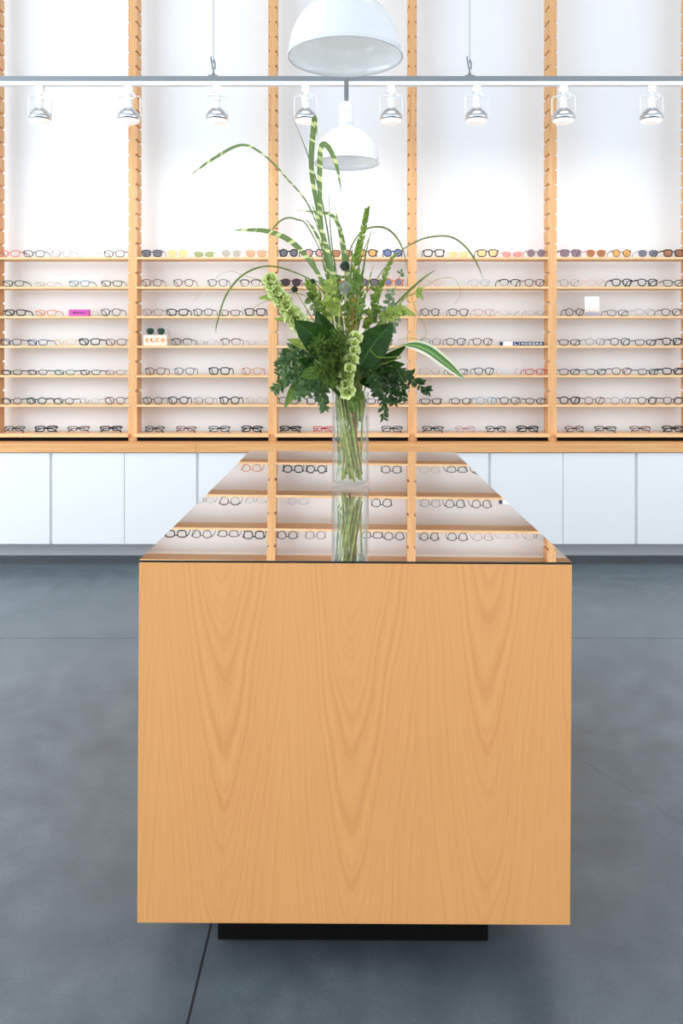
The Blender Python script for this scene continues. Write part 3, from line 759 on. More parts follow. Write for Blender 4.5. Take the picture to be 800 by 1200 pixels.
def blade(label, pts, width, mat=None, tilt=.0, base_w=.30, peak=.55):
    q = px_pts(pts); rt = roots(q[1], NB[0] % 3 == 0); NB[0] += 1; path = spline(rt + q, 10); n = len(path)
    ws = []
    for i in range(n):
        t = i / (n - 1)
        w = base_w + (1 - base_w) * min(1, max(0, (t - .15) / (peak - .15))) if t < peak else (max(0.02, 1 - ((t - peak) / (1 - peak)) ** 2.2))
        ws.append(width * S * w * (.74 if mat is G_BLADE else 1))
    mb = MB(); ribbon(mb, path, ws, Vector((tilt, -1, .12)).normalized())
    return tag(build('grass_blade', mb, mat or G_ZEBRA, None, True), label, 'grass blade', 'grass blades in the vase')
def leaf_into(mb, base, tip, w, up=Vector((0, -1, 0)), bend=.12, fold=.12, n=9, shape=.45, side=0.0, wave=0.0):
    base, tip = Vector(base), Vector(tip); ax = tip - base; L = ax.length
    if L < 1e-6: return
    t = ax / L; s = t.cross(up); s = s.normalized() if s.length > 1e-4 else t.orthogonal().normalized(); nn = s.cross(t).normalized()
    cols = (-.5, -.3, -.08, 0, .08, .3, .5); vs = []; uv = []
    for i in range(n + 1):
        u = i / n
        prof = (math.sin(PI * u ** (math.log(.5) / math.log(shape)))) ** .8 if 0 < u < 1 else .0
        prof = max(prof, .02)
        c = base + ax * u + nn * (-bend * L * math.sin(PI * u) * .5 + bend * L * u * u * -.3) + s * side * L * math.sin(PI * u)
        for cc in cols:
            vs.append(c + s * cc * w * prof + nn * (fold * w * abs(cc) * 2 * prof + wave * w * math.sin(u * 14 + (3 if cc > 0 else 0)) * abs(cc) * prof)); uv.append((cc + .5, u))
    m = len(cols)
    mb.add(vs, [(i * m + k, i * m + k + 1, (i + 1) * m + k + 1, (i + 1) * m + k) for i in range(n) for k in range(m - 1)], uv)
def stem_r(n, r0, r1): return [r0 + (r1 - r0) * i / (n - 1) for i in range(n)]
def plant_root(name, label, cat, group): return tag(empty(name, (XV, YV, ZB + .02)), label, cat, group)
def part(name, mb, mat, root, smooth=True):
    off = Vector(root.location); mb.v = [tuple(Vector(v) - off) for v in mb.v]
    return build(name, mb, mat, root, smooth)
def big_leaf(label, pts, width, mat, group='large dark leaves', bend=.12, up=(0, -1, .2), side=0, shape=.45, wave=0.0, name='broad_leaf', stem_mat=None):
    """pts: base px, tip px (px,py,dy)"""
    root = plant_root(name, label, 'leaf', group)
    b, t = px_pts(pts)
    rt = roots(b); path = spline(rt + [b], 8)
    part('stalk', MB().tube(path, stem_r(len(path), .0026, .0016), 6), stem_mat or G_STEMD, root)
    mb = MB(); leaf_into(mb, b, t, width * S, Vector(up).normalized(), bend, .14, 14, shape, side, wave); part('blade', mb, mat, root)
def sprig(label, pts, n, ll, lw, mat, name='leaf_sprig', group='leafy sprigs', start=.35, spread=.9, stem_mat=None, jitter=.35, sr=.0018, droop=0.0, cat='sprig', shape=.45, end=1.0):
    root = plant_root(name, label, cat, group)
    path = full_path(pts, 8); part('stem', MB().tube(path, stem_r(len(path), .0026, sr * .5), 6), stem_mat or G_STEMD, root)
    upper = path[16:]; mb = MB(); m = len(upper)
    for k in range(n):
        u = start + (end - start) * (k + .5) / n; i = min(int(u * (m - 1)), m - 2)
        p = upper[i]; t = (upper[i + 1] - upper[i]).normalized()
        ang = k * 2.4 + random.uniform(-.5, .5)
        a = t.orthogonal().normalized(); d = Matrix.Rotation(ang, 3, t) @ a
        d = Vector((d.x, d.y * .7, d.z)).normalized()
        dr = (t * (1 - spread) + d * spread + Vector([random.uniform(-jitter, jitter) for _ in range(3)]) + Vector((0, 0, -droop))).normalized()
        sz = random.uniform(.75, 1.2) * (1 - .35 * max(0, (u - .6) / .4))
        up = Vector((random.uniform(-.6, .6), -1, random.uniform(-.2, .8))).normalized()
        leaf_into(mb, p, p + dr * ll * S * sz, lw * S * sz, up, random.uniform(.0, .25), .12, 6, shape)
    part('foliage', mb, mat, root); return root
def bud_spike(label, pts, n, bl, bw):
    root = plant_root('bud_spike', label, 'flower spike', 'green bud spikes')
    path = full_path(pts, 10, True); part('stem', MB().tube(path, stem_r(len(path), .0034, .001), 6), G_STEM, root)
    m = len(path); s0 = 20; mb = MB()
    for k in range(n):
        u = k / (n - 1); i = min(int(s0 + (m - 2 - s0) * u), m - 2); p = path[i]; t = (path[i + 1] - path[i]).normalized()
        sd = 1 if k % 2 else -1
        s = t.cross(Vector((0, -1, 0))).normalized(); d = (t * 1.0 + s * sd * .42 + Vector((0, -1, 0)) * random.uniform(-.3, .5)).normalized()
        L = bl * S * (1.15 - .65 * u); R = bw * S * (1.1 - .55 * u) / 2
        c = [p + d * L * q for q in (0, .2, .5, .8, 1)]
        mb.tube(c, [R * .5, R * .95, R, R * .55, R * .08], 7)
    part('buds', mb, G_BUD, root)
def bell_mesh():
    mb = MB(); n = 15; vs = []
    for j, (r, z) in enumerate(((.003, 0), (.008, .003), (.0125, .010), (.0165, .017), (.0205, .0205))):
        for k in range(n):
            a = 2 * PI * k / n; lob = 1 + (.12 * j / 4) * math.cos(5 * a)
            vs.append((r * lob * math.cos(a), r * lob * math.sin(a), z + .0022 * j / 4 * math.sin(5 * a)))
    fs = [(j * n + k, j * n + (k + 1) % n, (j + 1) * n + (k + 1) % n, (j + 1) * n + k) for j in range(4) for k in range(n)] + [tuple(range(n))[::-1]]
    mb.add(vs, fs)
    mb.tube([(0, 0, .001), (0, 0, .008), (0, 0, .012)], [.0035, .004, .001], 6)
    return mb.mesh('bell', True)
BELL = bell_mesh()
def bells(label, pts, whorls, size, per=5, tipleaf=False):
    root = plant_root('bells_of_ireland', label, 'flower spike', 'pale green bell flower spikes')
    path = full_path(pts, 10, True); part('stem', MB().tube(path, stem_r(len(path), .0040, .0016), 7), G_STEM, root)
    m = len(path); s0 = 22
    for w in range(whorls):
        u = (w + .5) / whorls; i = min(int(s0 + (m - 2 - s0) * u), m - 2); p = path[i]; t = (path[i + 1] - path[i]).normalized()
        a = t.orthogonal().normalized()
        for k in range(per):
            d = Matrix.Rotation(2 * PI * (k + .5 * (w % 2)) / per + random.uniform(-.25, .25), 3, t) @ a
            d = (d + t * .35 + Vector([random.uniform(-.2, .2) for _ in range(3)])).normalized()
            o = put('bell', BELL, G_CUP, root); q = d.to_track_quat('Z', 'Y')
            o.location = p + d * .003 - Vector(root.location); o.rotation_euler = q.to_euler(); sc_ = size * random.uniform(.85, 1.15) * (1 - .3 * u); o.scale = (sc_, sc_, sc_)
def thistle(label, pts, R, mat, stem=G_STEM):
    root = plant_root('globe_thistle', label, 'flower', 'globe thistles')
    path = full_path(pts, 8, True); part('stem', MB().tube(path, stem_r(len(path), .0026, .0018), 6), stem, root)
    c = path[-1]; mb = MB(); r = R * S
    n = 190
    mb.lathe([(0, -r * .72)] + [(r * .72 * math.cos(a), r * .72 * math.sin(a)) for a in [(-PI / 2 + PI * k / 10) for k in range(1, 10)]] + [(0, r * .72)], 16, tuple(c))
    for k in range(n):
        z = 1 - 2 * (k + .5) / n; q = math.sqrt(1 - z * z); th = k * 2.39996; d = Vector((q * math.cos(th), q * math.sin(th), z))
        mb.tube([c + d * r * .6, c + d * r * (1.0 + .12 * random.random())], [r * .085, r * .02], 4)
    part('flower_head', mb, mat, root)
def vine(label, pts, r=.0011, mat=None, leaves=0):
    root_p = full_path(pts, 10); mb = MB(); n = len(root_p)
    mb.tube(root_p, [.0018] * 12 + stem_r(n - 12, .0014, r * .6), 5)
    return tag(build('curly_vine', mb, mat or G_VINE, None, True), label, 'vine', 'thin curling vines')

# --- tall banded grass
blade('tallest upright banded grass blade, its tip folded over', [(404, 440, .02), (392, 350, .02), (376, 265, .02), (365, 200, .02), (367, 152, .02), (369, 138, .02), (371.5, 160, .02)], 6.8, tilt=.3, peak=.72)
blade('broad banded grass blade with bent top drooping to the right', [(402, 440, -.03), (392, 360, -.03), (377, 270, -.03), (374.5, 210, -.03), (376, 173, -.03), (384, 172, -.03), (394, 193, -.03), (400, 226, -.03)], 6.8, peak=.68)
blade('very long thin grass blade arching far left, near the ceiling lights', [(400, 430, .05), (390, 330, .05), (365, 248, .05), (335, 208, .05), (307, 180, .06), (282, 170, .06), (250, 186, .06), (222, 206, .06)], 3.4, tilt=.5, peak=.85)
blade('thin grass wisp leaning left of the tallest blade, pointed tip', [(402, 430, .07), (392, 330, .07), (378, 240, .07), (360, 180, .07), (340, 131, .07)], 2.6, G_BLADE)
blade('wide banded grass blade sweeping left across the top shelf', [(405, 440, -.05), (395, 370, -.05), (376, 327, -.06), (358, 300, -.06), (338, 281, -.07), (313, 271, -.07), (288, 269.5, -.07), (272, 270, -.07)], 6.2, tilt=-.2, peak=.62)
blade('thin grass blade curling left into a small hook above the shelf', [(402, 430, .1), (388, 330, .1), (362, 268, .1), (347, 257, .1), (334, 256, .1), (322, 265, .1), (315, 280, .1)], 3.0, G_BLADE, peak=.8)
blade('straight green grass blade left of the tallest blade base', [(404, 440, .0), (396, 370, .0), (383, 305, .0), (368, 270, .0), (356, 255, .0)], 4.6, tilt=.3)
blade('banded grass blade in the upright cluster, standing before the tall blades', [(404, 440, -.04), (396, 360, -.04), (385, 300, -.04), (372, 255, -.04), (365, 240, -.04)], 6.2, tilt=-.2)
blade('grass blade bent over flat to the left under the tall blades', [(412, 440, .03), (414, 360, .03), (406, 305, .03), (398, 268, .03), (388, 252, .03), (372, 249, .03), (347, 246, .03)], 4.8, tilt=.2, peak=.6)
blade('thin upright grass blade right of the tall pair', [(405, 430, .08), (398, 350, .08), (388, 280, .08), (385, 217, .08)], 2.8, G_BLADE)
blade('long dark grass blade arching far left and drooping past the shelves', [(404, 440, .12), (395, 375, .12), (372, 335, .12), (342, 318, .12), (312, 312, .12), (285, 322, .12), (265, 346, .12), (254, 380, .12), (253, 392, .12)], 3.4, G_BLADE, peak=.7)
blade('grass blade making a round arch to the right post', [(408, 430, .04), (406, 340, .04), (409, 298, .04), (416, 281, .04), (426, 270, .04), (439, 266, .04), (453, 268, .04), (465, 279, .04), (473, 296, .04), (477, 320, .04)], 3.4, G_BLADE, tilt=.2, peak=.7)
blade('long grass blade arching right over the pink sunglasses', [(412, 440, .1), (424, 358, .1), (442, 326, .1), (466, 297, .1), (490, 282, .1), (510, 277, .1), (529, 278, .1), (545, 289, .1), (557, 306, .1), (567, 328, .1)], 3.2, G_BLADE, peak=.82)
blade('straight dark grass blade pointing up to the right of the middle bay', [(415, 440, .02), (436, 390, .0), (457, 364, -.02), (478, 342, -.03), (496, 326, -.04), (512, 315, -.05)], 3.8, G_BLADE, peak=.7)
blade('pale upright grass blade beside the tall bud spike', [(412, 430, -.02), (418, 370, -.02), (424, 325, -.02), (430, 290, -.02), (437, 262, -.02)], 3.2, G_BLADE)
blade('banded grass blade rising behind the blue globe thistle', [(406, 430, .02), (408, 350, .02), (402, 300, .02), (396, 262, .02), (392, 240, .02)], 4.0)
blade('short banded grass blade leaning right of the globe thistle', [(410, 430, .0), (416, 370, .0), (421, 330, .0), (419, 300, .0)], 4.6)

for lab, pts, w_ in (('pale banded grass blade just left of the globe thistle', [(404, 440, -.02), (397, 370, -.03), (393, 320, -.03), (390, 292, -.03)], 4.2),
                     ('thin green grass blade crossing behind the bud spike', [(404, 440, .05), (412, 350, .05), (424, 300, .05), (436, 270, .05)], 2.6),
                     ('green grass blade leaning left behind the up-left bells', [(402, 440, .04), (388, 370, .04), (372, 318, .04), (360, 290, .04)], 3.4),
                     ('straight grass blade between the thistle and the tallest bud spike', [(406, 440, .03), (408, 360, .03), (412, 310, .03), (413, 282, .03)], 3.2),
                     ('pale grass blade right of the tallest bud spike base', [(410, 440, .04), (422, 370, .04), (432, 330, .04), (438, 308, .04)], 3.0),
                     ('short grass blade at the left foot of the tall banded pair', [(402, 440, .0), (394, 365, .0), (382, 320, .0), (376, 300, .0)], 4.0)):
    blade(lab, pts, w_, G_ZEBRA if 'banded' in lab or 'pale' in lab else G_BLADE)
# --- vines
vine('curling vine looping down to the right of the post', [(415, 440, -.02), (450, 380, -.03), (478, 345, -.04), (483, 352, -.05), (488, 366, -.06), (497, 380, -.06), (499, 392, -.07), (492, 398, -.08), (480, 396, -.08), (466, 399, -.08)], .0014)
vine('fine vine arching right and dropping onto the second shelf', [(420, 430, .05), (455, 365, .05), (494, 338, .04), (514, 327, .04), (530, 326, .04), (538, 335, .04), (539, 346, .04), (533, 356, .04)], .0009)
vine('looping fine vine beside the third shelf, left of the bell flowers', [(398, 430, -.02), (370, 360, -.03), (345, 343, -.04), (320, 350, -.05), (303, 357, -.05), (295, 364, -.05), (299, 371, -.06), (314, 371, -.06)], .0011)
vine('hair-thin vine reaching far left toward the post edge', [(398, 430, .1), (375, 350, .1), (330, 335, .1), (290, 324, .1), (268, 318, .1), (248, 330, .1), (228, 352, .1)], .0007)
vine('yellow-green catkin hooking over the dark right leaves', [(418, 440, -.09), (468, 419.5, -.12), (455, 419, -.13), (443, 418.5, -.13), (437, 414, -.13), (433, 409, -.13)], .0032, G_BUD)

# --- pale green bell spikes
bells('pale green bell flower spike leaning out to the upper left', [(404, 445, -.04), (384, 420, -.06), (366, 398, -.08), (348, 376, -.09), (334, 358, -.1), (322, 340, -.1), (313, 322, -.1)], 13, 1.2, 6)
bells('pale green bell flower spike hanging down over the vase front', [(404, 452, -.075), (407, 458, -.12), (404, 446, -.145), (409, 432, -.15), (413, 416, -.15), (414, 402, -.145), (420, 388, -.13)], 9, .92, 5)
# --- thistles
thistle('blue-grey globe thistle at the center of the bouquet', [(404, 430, -.12), (398, 385, -.15), (398, 360, -.16), (404.5, 337, -.16)], 7.0, G_THISTLE)
thistle('dark globe thistle beside the left bell flowers', [(400, 430, .0), (370, 380, .0), (345, 339, .0)], 4.2, G_THISTLED)
thistle('dark spiky thistle bud above the center thistle', [(406, 430, -.05), (404, 360, -.06), (404, 312, -.07)], 6.0, G_THISTLED)
thistle('small green thistle bud on the left side', [(400, 430, -.03), (380, 370, -.04), (366, 330, -.05)], 3.4, G_BLUE)
# --- bud spikes
bud_spike('tallest green bud spike, right of the tall grass', [(408, 440, -.03), (409, 370, -.04), (415, 315, -.05), (421, 288, -.05), (427, 262, -.05), (430, 245, -.05)], 36, 13, 6.4)
bud_spike('green bud spike leaning right below the blue round sunglasses', [(414, 440, -.02), (430, 380, -.03), (442, 345, -.04), (451, 322, -.05), (461, 299, -.05)], 26, 12, 5.6)
bud_spike('dark green bud spike leaning left near the bell flowers', [(400, 440, -.05), (388, 385, -.07), (378, 358, -.08), (368, 340, -.08), (360, 332, -.08)], 16, 16, 6.0)
bud_spike('green bud spike in the middle, behind the globe thistle', [(408, 440, .03), (416, 380, .03), (422, 345, .02), (424, 318, .02)], 20, 13, 6.0)
# --- seed spike
def seed_spike(label, pts, n, w):
    root = plant_root('seed_spike', label, 'seed head', 'seed heads')
    path = full_path(pts, 10, True); part('stem', MB().tube(path, stem_r(len(path), .0030, .0012), 6), G_BROWN, root)
    mb = MB(); m = len(path)
    for k in range(n):
        i = 20 + int((m - 22) * random.random()); u = (i - 20) / (m - 22); p = path[i]
        rr = w * S * .5 * math.sqrt(random.random()) * (1 - .5 * u); a = random.uniform(0, 2 * PI)
        c = p + Vector((rr * math.cos(a), rr * math.sin(a), random.uniform(-.004, .004)))
        mb.lathe([(0, -.0026), (.0018, -.0008), (.0018, .001), (0, .003)], 5, tuple(c))
    part('seeds', mb, G_SEED, root)
seed_spike('grainy yellow-green seed head above the hanging bell flowers', [(412, 440, -.06), (413, 400, -.09), (413, 372, -.1), (415, 345, -.1)], 420, 17)

# --- large dark leaves
DL = 'large dark leaves'
big_leaf('large dark glossy leaf pointing up left, its tip by the post', [(396, 430, -.14), (345, 376, -.19)], 34, G_DARK, DL, .18, (-.25, -1, .3), .06)
big_leaf('dark glossy leaf standing upright behind the globe thistle stem', [(398, 428, -.10), (371, 364, -.13)], 27, G_DARK, DL, .12, (.3, -1, .1))
big_leaf('large dark glossy leaf pointing up right, nearest the post', [(420, 434, -.11), (460, 379, -.14)], 36, G_DARK, DL, .16, (.2, -1, .3), -.06)
big_leaf('narrow dark leaf reaching right toward the cream-edged leaf', [(425, 432, -.06), (476, 403, -.08)], 15, G_DARK, DL, .14, (0, -1, .8), .06)
big_leaf('dark leaf lying flat to the right under the catkin', [(415, 432, -.06), (474, 426, -.10)], 19, G_DARK, DL, .12, (0, -1, .5))
big_leaf('dark leaf lying low on the right, above the trailing sprigs', [(414, 440, -.04), (466, 440, -.05)], 20, G_DARK, DL, .1, (0, -1, .2))
big_leaf('dark leaf pointing left, above the blue-green sprigs', [(395, 432, -.05), (349, 421, -.07)], 18, G_DARK, DL, .14, (0, -1, .4))
big_leaf('dark leaf hanging down over the vase rim, pointed tip', [(386, 416, -.1), (403, 467, -.11)], 27, G_DARK, DL, .1, (-.1, -1, .1))
big_leaf('dark leaf hanging down left of the vase rim', [(392, 424, -.08), (382, 456, -.09)], 24, G_DARK, DL, .1, (-.1, -1, .1))
big_leaf('dark leaf at the back right of the bouquet', [(416, 430, .05), (440, 385, .08)], 30, G_DARK, DL, .1, (.2, -1, .1))
big_leaf('dark leaf at the back left of the bouquet', [(402, 430, .05), (374, 392, .08)], 32, G_DARK, DL, .1, (-.2, -1, .1))
big_leaf('dark leaf at the bouquet center, behind the feathery fern', [(406, 440, .02), (398, 388, .02)], 32, G_DARK, DL, .1, (0, -1, .1))
big_leaf('dark leaf turned down at the right of the vase rim', [(420, 424, -.02), (436, 456, -.03)], 22, G_DARK, DL, .1, (.1, -1, .1))
big_leaf('bright green leaf hanging low at lower left, long pointed tip', [(372, 432, -.05), (333, 479, -.08)], 15, G_MID, 'bright leaves', .1, (.2, -1, .2), .08, .4, .06)
big_leaf('bright green broad leaf at the left, above the hanging one', [(386, 432, -.11), (352, 441, -.14)], 17, G_MID, 'bright leaves', .1, (0, -1, .5), 0, .55)
big_leaf('light green leaf left of the dark up-left leaf', [(372, 408, -.02), (336, 397, -.03)], 12, G_BRIGHT, 'bright leaves', .15, (0, -1, .4))
big_leaf('light green leaf under the left bell flowers', [(352, 372, -.08), (321, 373, -.09)], 9, G_BRIGHT, 'bright leaves', .2, (0, -1, .5))
big_leaf('light green leaf at far left, beside the post', [(330, 344, -.07), (302, 349, -.07)], 9, G_BRIGHT, 'bright leaves', .2, (0, -1, .5))
big_leaf('small light green leaf at far left, above the other', [(330, 341, -.05), (308, 337, -.05)], 7, G_BRIGHT, 'bright leaves', .15, (0, -1, .4))
big_leaf('light green leaf drooping on the right across the post', [(464, 358, -.05), (488, 369, -.06)], 9, G_BRIGHT, 'bright leaves', .25, (0, -1, .6))
big_leaf('rust-brown leaf hanging at lower left of the bouquet', [(388, 438, -.07), (368, 458, -.08)], 14, G_RUST, 'rust leaf', .1, (0, -1, .2))
big_leaf('dark leaf behind the fern, leaning left at the center', [(400, 440, -.04), (372, 402, -.06)], 30, G_DARK, DL, .1, (-.1, -1, .1))
big_leaf('dark leaf behind the hanging bell flowers', [(408, 446, -.03), (424, 392, -.05)], 30, G_DARK, DL, .1, (.1, -1, .1))
big_leaf('dark leaf turned down at the center, behind the vase-rim leaves', [(398, 420, -.02), (412, 464, -.03)], 28, G_DARK, DL, .1, (0, -1, .1))
big_leaf('dark leaf lying low on the left behind the fern', [(400, 440, .0), (358, 432, -.02)], 22, G_DARK, DL, .1, (0, -1, .3))
# small leaf by the rim
big_leaf('soft green leaf folded over the vase rim front', [(408, 462, -.068), (425, 466, -.085)], 16, G_MID, 'bright leaves', .2, (0, -1, .6), 0, .5, .1)
big_leaf('soft green leaf hanging inside the vase rim front', [(410, 464, -.07), (416, 483, -.075)], 14, G_MID, 'bright leaves', .15, (.1, -1, .2), 0, .5, .1)

# cream-edged long leaf
vr = plant_root('striped_leaf', 'long cream-edged striped leaf drooping right over the fourth shelf', 'leaf', 'striped leaf')
pth = spline(roots((.06, 2.57)) + px_pts([(425, 428, -.06), (452, 412, -.09), (474, 403, -.11)]), 8)
part('stalk', MB().tube(pth, stem_r(len(pth), .0026, .0016), 6), G_STEM, vr)
pth = spline(px_pts([(473, 404, -.11), (488, 405, -.12), (503, 411, -.13), (519, 423, -.14), (533, 435, -.15), (544, 444, -.155)]), 8)
ws = [max(.06, math.sin(PI * (i / (len(pth) - 1)) ** .8) ** .75) * 16 * S for i in range(len(pth))]
mb = MB(); ribbon(mb, pth, ws, Vector((.1, -1, .55)).normalized(), .1); part('blade', mb, G_VAR, vr)

# --- leafy sprigs
for lab, pts in (('bright mint sprig left of the globe thistle', [(402, 440, -.07), (392, 385, -.1), (388, 350, -.11), (386, 322, -.12)]),
                 ('bright mint sprig right of the globe thistle', [(408, 440, -.07), (416, 385, -.1), (420, 350, -.1), (418, 318, -.1)]),
                 ('bright mint sprig above the dark right leaf', [(414, 440, -.04), (432, 400, -.07), (448, 380, -.08), (462, 366, -.09), (474, 362, -.09)]),
                 ('mint sprig behind the left bell flowers', [(400, 440, .03), (378, 385, .04), (366, 352, .05), (364, 335, .05)]),
                 ('mint sprig in the middle back of the bouquet', [(406, 440, .06), (402, 380, .08), (398, 345, .08), (400, 322, .08)]),
                 ('mint sprig at the back right, beside the leaning bud spike', [(412, 440, .05), (430, 390, .06), (438, 360, .06), (440, 335, .06)])):
    sprig(lab, pts, 32, 12.5, 7, G_BRIGHT if 'left of' in lab or 'above' in lab else G_MID, 'mint_sprig', 'bright leafy sprigs', .42, .75, G_STEM, .85)
sprig('small three-leaf sprig on the post right of the bouquet', [(416, 440, .0), (450, 380, -.02), (472, 352, -.03), (484, 345, -.03), (494, 342, -.03)], 9, 12, 7, G_BRIGHT, 'mint_sprig', 'bright leafy sprigs', .85, .8, G_STEM)
sprig('tiny dark leaf twig beside the orange round sunglasses', [(416, 440, .04), (445, 380, .05), (464, 335, .05), (471, 317, .05)], 5, 8, 4, G_BLUE, 'leaf_twig', 'fine leaf twigs', .9, .7)
for lab, pts in (('silver-grey eucalyptus sprig at the right of the bouquet', [(414, 440, .0), (436, 400, -.02), (450, 372, -.03), (457, 352, -.04), (459, 338, -.04)]),
                 ('second silver-grey eucalyptus sprig, lower and leaning right', [(416, 440, .03), (440, 405, .03), (456, 388, .02), (466, 372, .02)])):
    sprig(lab, pts, 22, 9, 8, G_GUM, 'eucalyptus_sprig', 'eucalyptus sprigs', .45, .95, G_STEM, shape=.55)
LB = [('green ruscus sprig reaching farthest left, low', [(396, 445, -.03), (375, 428, -.05), (350, 436, -.06), (332, 448, -.06), (320, 458, -.06)]),
      ('green ruscus sprig left, just above the farthest one', [(396, 445, .0), (372, 420, .0), (350, 420, -.02), (334, 428, -.03), (325, 440, -.03)]),
      ('green ruscus sprig drooping at lower left beside the bright leaf', [(398, 448, -.05), (382, 436, -.08), (366, 442, -.1), (354, 456, -.1), (348, 468, -.1)]),
      ('green ruscus sprig at left, close under the dark leaves', [(396, 445, -.02), (378, 425, -.04), (360, 424, -.05), (344, 434, -.06), (336, 446, -.06)]),
      ('green ruscus sprig hanging left of the vase, tip below the shelf', [(398, 450, -.06), (386, 444, -.09), (378, 452, -.1), (377, 468, -.1), (381, 481, -.1)]),
      ('ruscus sprig at left with its tip touching the post, above the others', [(396, 445, .02), (374, 415, .02), (352, 408, .01), (336, 416, .0), (326, 428, .0)]),
      ('ruscus sprig left of center, hanging before the rust-brown leaf', [(398, 448, -.04), (386, 430, -.09), (372, 438, -.12), (364, 452, -.13), (360, 464, -.13)]),
      ('green ruscus sprig at the back left of the vase rim', [(396, 450, .05), (380, 440, .07), (366, 448, .08), (356, 460, .08)])]
for lab, pts in LB: sprig(lab, pts, 52, 11.5, 4.6, G_BLUE, 'ruscus_sprig', 'ruscus sprigs at lower left', .3, .75, droop=.15)
RB = [('dark ruscus sprig trailing right of the vase, tip far below the shelf', [(418, 448, -.05), (434, 440, -.08), (446, 452, -.09), (450, 472, -.09), (449, 492, -.09)]),
      ('dark ruscus sprig trailing at lower right, nearest the post', [(420, 445, -.02), (442, 434, -.04), (460, 440, -.05), (470, 456, -.05), (471, 470, -.05)]),
      ('dark ruscus sprig reaching across the right post', [(420, 445, .0), (445, 430, .0), (465, 434, .0), (482, 444, .0), (496, 454, .0), (503, 458, .0)]),
      ('dark ruscus sprig close right of the vase rim', [(418, 448, .03), (430, 440, .04), (440, 450, .04), (444, 464, .04)]),
      ('dark ruscus sprig in the middle of the lower right foliage', [(419, 446, -.03), (436, 434, -.05), (452, 444, -.06), (460, 460, -.06), (462, 474, -.06)]),
      ('dark ruscus sprig at right just under the flat dark leaf', [(419, 446, -.02), (440, 426, -.06), (456, 428, -.08), (466, 436, -.08), (472, 446, -.08)]),
      ('dark ruscus sprig right of the hanging bell flowers', [(418, 446, -.05), (428, 430, -.1), (436, 438, -.12), (440, 452, -.12), (438, 462, -.12)]),
      ('dark ruscus sprig at the back of the lower right foliage', [(420, 445, .06), (438, 430, .08), (456, 436, .09), (468, 448, .09)])]
G_RUSD = leaf_mat('dark_ruscus_leaf', srgb(28, 58, 32), srgb(58, 92, 54), .4)
for lab, pts in RB: sprig(lab, pts, 46, 11.5, 4.6, G_RUSD, 'ruscus_sprig', 'ruscus sprigs at lower right', .3, .75, droop=.2)

# --- feathery fern fronds
def fern(label, pts, n, L):
    root = plant_root('feathery_fern', label, 'fern', 'feathery fern fronds')
    path = full_path(pts, 8); part('stem', MB().tube(path, stem_r(len(path), .0022, .0008), 5), G_STEMD, root)
    up = path[16:]; mb = MB(); m = len(up)
    for k in range(n):
        u = (k + .5) / n; i = min(int(u * (m - 1)), m - 2); p = up[i]; t = (up[i + 1] - up[i]).normalized()
        d = Matrix.Rotation(k * 2.4, 3, t) @ t.orthogonal().normalized(); d = (d + t * .6).normalized(); l = L * S * (1 - .5 * u) * random.uniform(.7, 1.1)
        q = [p, p + d * l * .5 + Vector((0, 0, .002)), p + d * l]
        mb.tube(q, [.0012, .0010, .0006], 4, cap=False)
        for j in range(14):
            w = .2 + .8 * j / 14; b = p + d * l * w; e = d.orthogonal().normalized(); e = Matrix.Rotation(j * 2.2, 3, d) @ e
            mb.tube([b, b + (e + d * .7) * l * .24 * (1.2 - w * .6)], [.0012, .0006], 4, cap=False)
    part('fronds', mb, G_FERN, root)
fern('feathery dark green fern at the bouquet center, spreading left', [(402, 445, -.1), (392, 425, -.14), (380, 408, -.16), (372, 400, -.18)], 60, 24)
fern('feathery dark green fern below the globe thistle', [(404, 445, -.1), (400, 420, -.15), (397, 402, -.17), (396, 388, -.19)], 60, 22)
fern('feathery dark green fern drooping at the center left', [(402, 448, -.1), (392, 434, -.15), (380, 430, -.17), (370, 434, -.19)], 56, 22)
fern('feathery dark green fern at the center right, behind the hanging bell flowers', [(406, 448, -.06), (412, 428, -.09), (420, 410, -.1), (426, 398, -.1)], 44, 20)
fern('feathery dark green fern low at the center, over the vase rim', [(402, 452, -.1), (394, 444, -.15), (388, 442, -.17), (384, 448, -.18)], 44, 18)

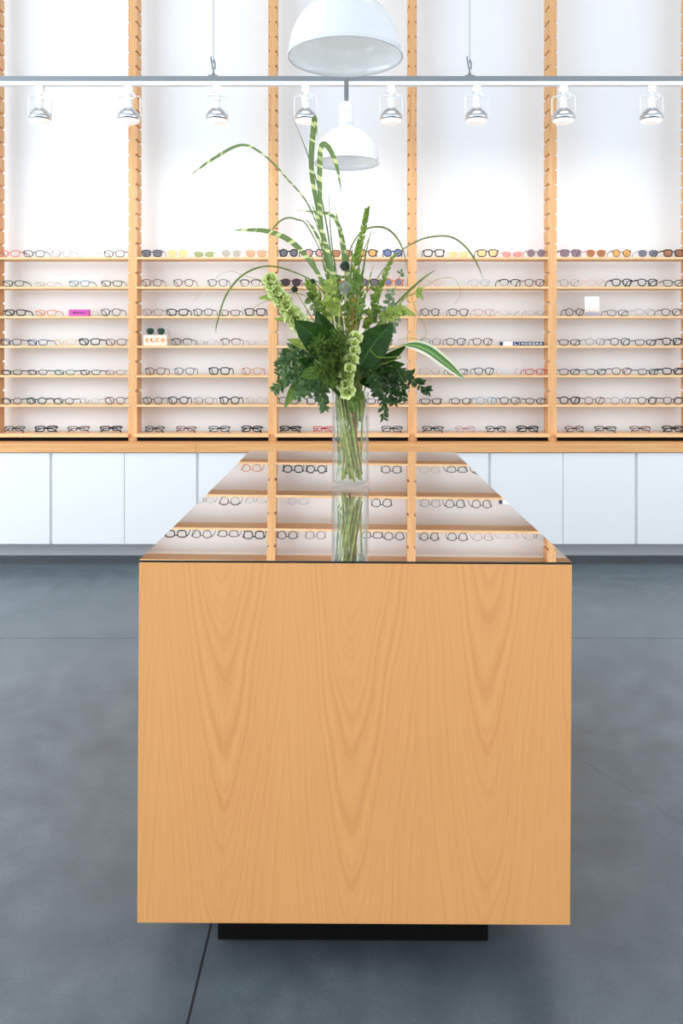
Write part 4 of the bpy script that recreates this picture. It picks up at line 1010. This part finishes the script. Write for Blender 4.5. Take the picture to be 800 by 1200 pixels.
# --- bare cut stems standing in the vase
for k in range(8):
    rt = roots((XV + .16 * math.cos(k * 1.1), YV - .1 + .05 * (k % 3)), True); e = rt[1] + (rt[1] - rt[0]) * .35 + Vector((0, 0, .01))
    mb = MB(); pth = spline([rt[0], rt[0] * .5 + rt[1] * .5, rt[1], e], 5); mb.tube(pth, .0036 if k % 3 else .0028, 8)
    tag(build('cut_stem', mb, G_BROWN if k % 4 == 0 else G_STEM, None, True), ('thin brown woody stem' if k % 4 == 0 else 'thick green cut stem') + ' standing in the vase water among the others', 'stem', 'brown stems in the vase' if k % 4 == 0 else 'green stems in the vase')

# ------------------------------------------------------------------ light
w = bpy.data.worlds.new('sky'); sc.world = w; w.use_nodes = True
bg = w.node_tree.nodes['Background']; bg.inputs[0].default_value = (.84, .925, 1.0, 1); bg.inputs[1].default_value = 1.8
def area(name, loc, aim, sx, sy, e, col):
    L = bpy.data.lights.new(name, 'AREA'); L.shape = 'RECTANGLE'; L.size = sx; L.size_y = sy; L.energy = e; L.color = col
    o = bpy.data.objects.new(name, L); COL.objects.link(o); o.location = loc
    o.rotation_euler = (Vector(aim) - Vector(loc)).to_track_quat('-Z', 'Y').to_euler(); return o
area('ceiling_strip_light', (0, 3.5, CEIL - .05), (0, 3.9, 0), 8, 1.0, 38, (.96, .98, 1)).data.spread = math.radians(76)
area('right_fill_light', (XW + .3, 1.6, 2.0), (0, 4.6, 1.6), 5.2, 3.2, 55, (.9, .95, 1))  # added fill from an unseen right side, brightens the wall under the shelves
area('left_window_daylight', (-XW - .3, 1.6, 2.3), (0, 4.2, 2.2), 5.2, 3.2, 190, (.84, .93, 1))

# ------------------------------------------------------------------ camera and view
cam = bpy.data.cameras.new('camera'); co = bpy.data.objects.new('camera', cam); COL.objects.link(co)
co.location = (0, 0, EYE); co.rotation_euler = (PI / 2, 0, 0)
cam.sensor_fit = 'HORIZONTAL'; cam.sensor_width = 36; cam.lens = 36 * F / 800
cam.shift_x = -9 / 800; cam.shift_y = -190 / 800; cam.clip_start = .05
sc.camera = co
sc.view_settings.view_transform = 'Standard'; sc.view_settings.look = 'None'; sc.view_settings.gamma = 1; sc.view_settings.use_curve_mapping = False
sc.view_settings.exposure = 0.0
sc.cycles.max_bounces = 14; sc.cycles.transparent_max_bounces = 24; sc.cycles.transmission_bounces = 14; sc.cycles.glossy_bounces = 6
sc.cycles.use_denoising = True
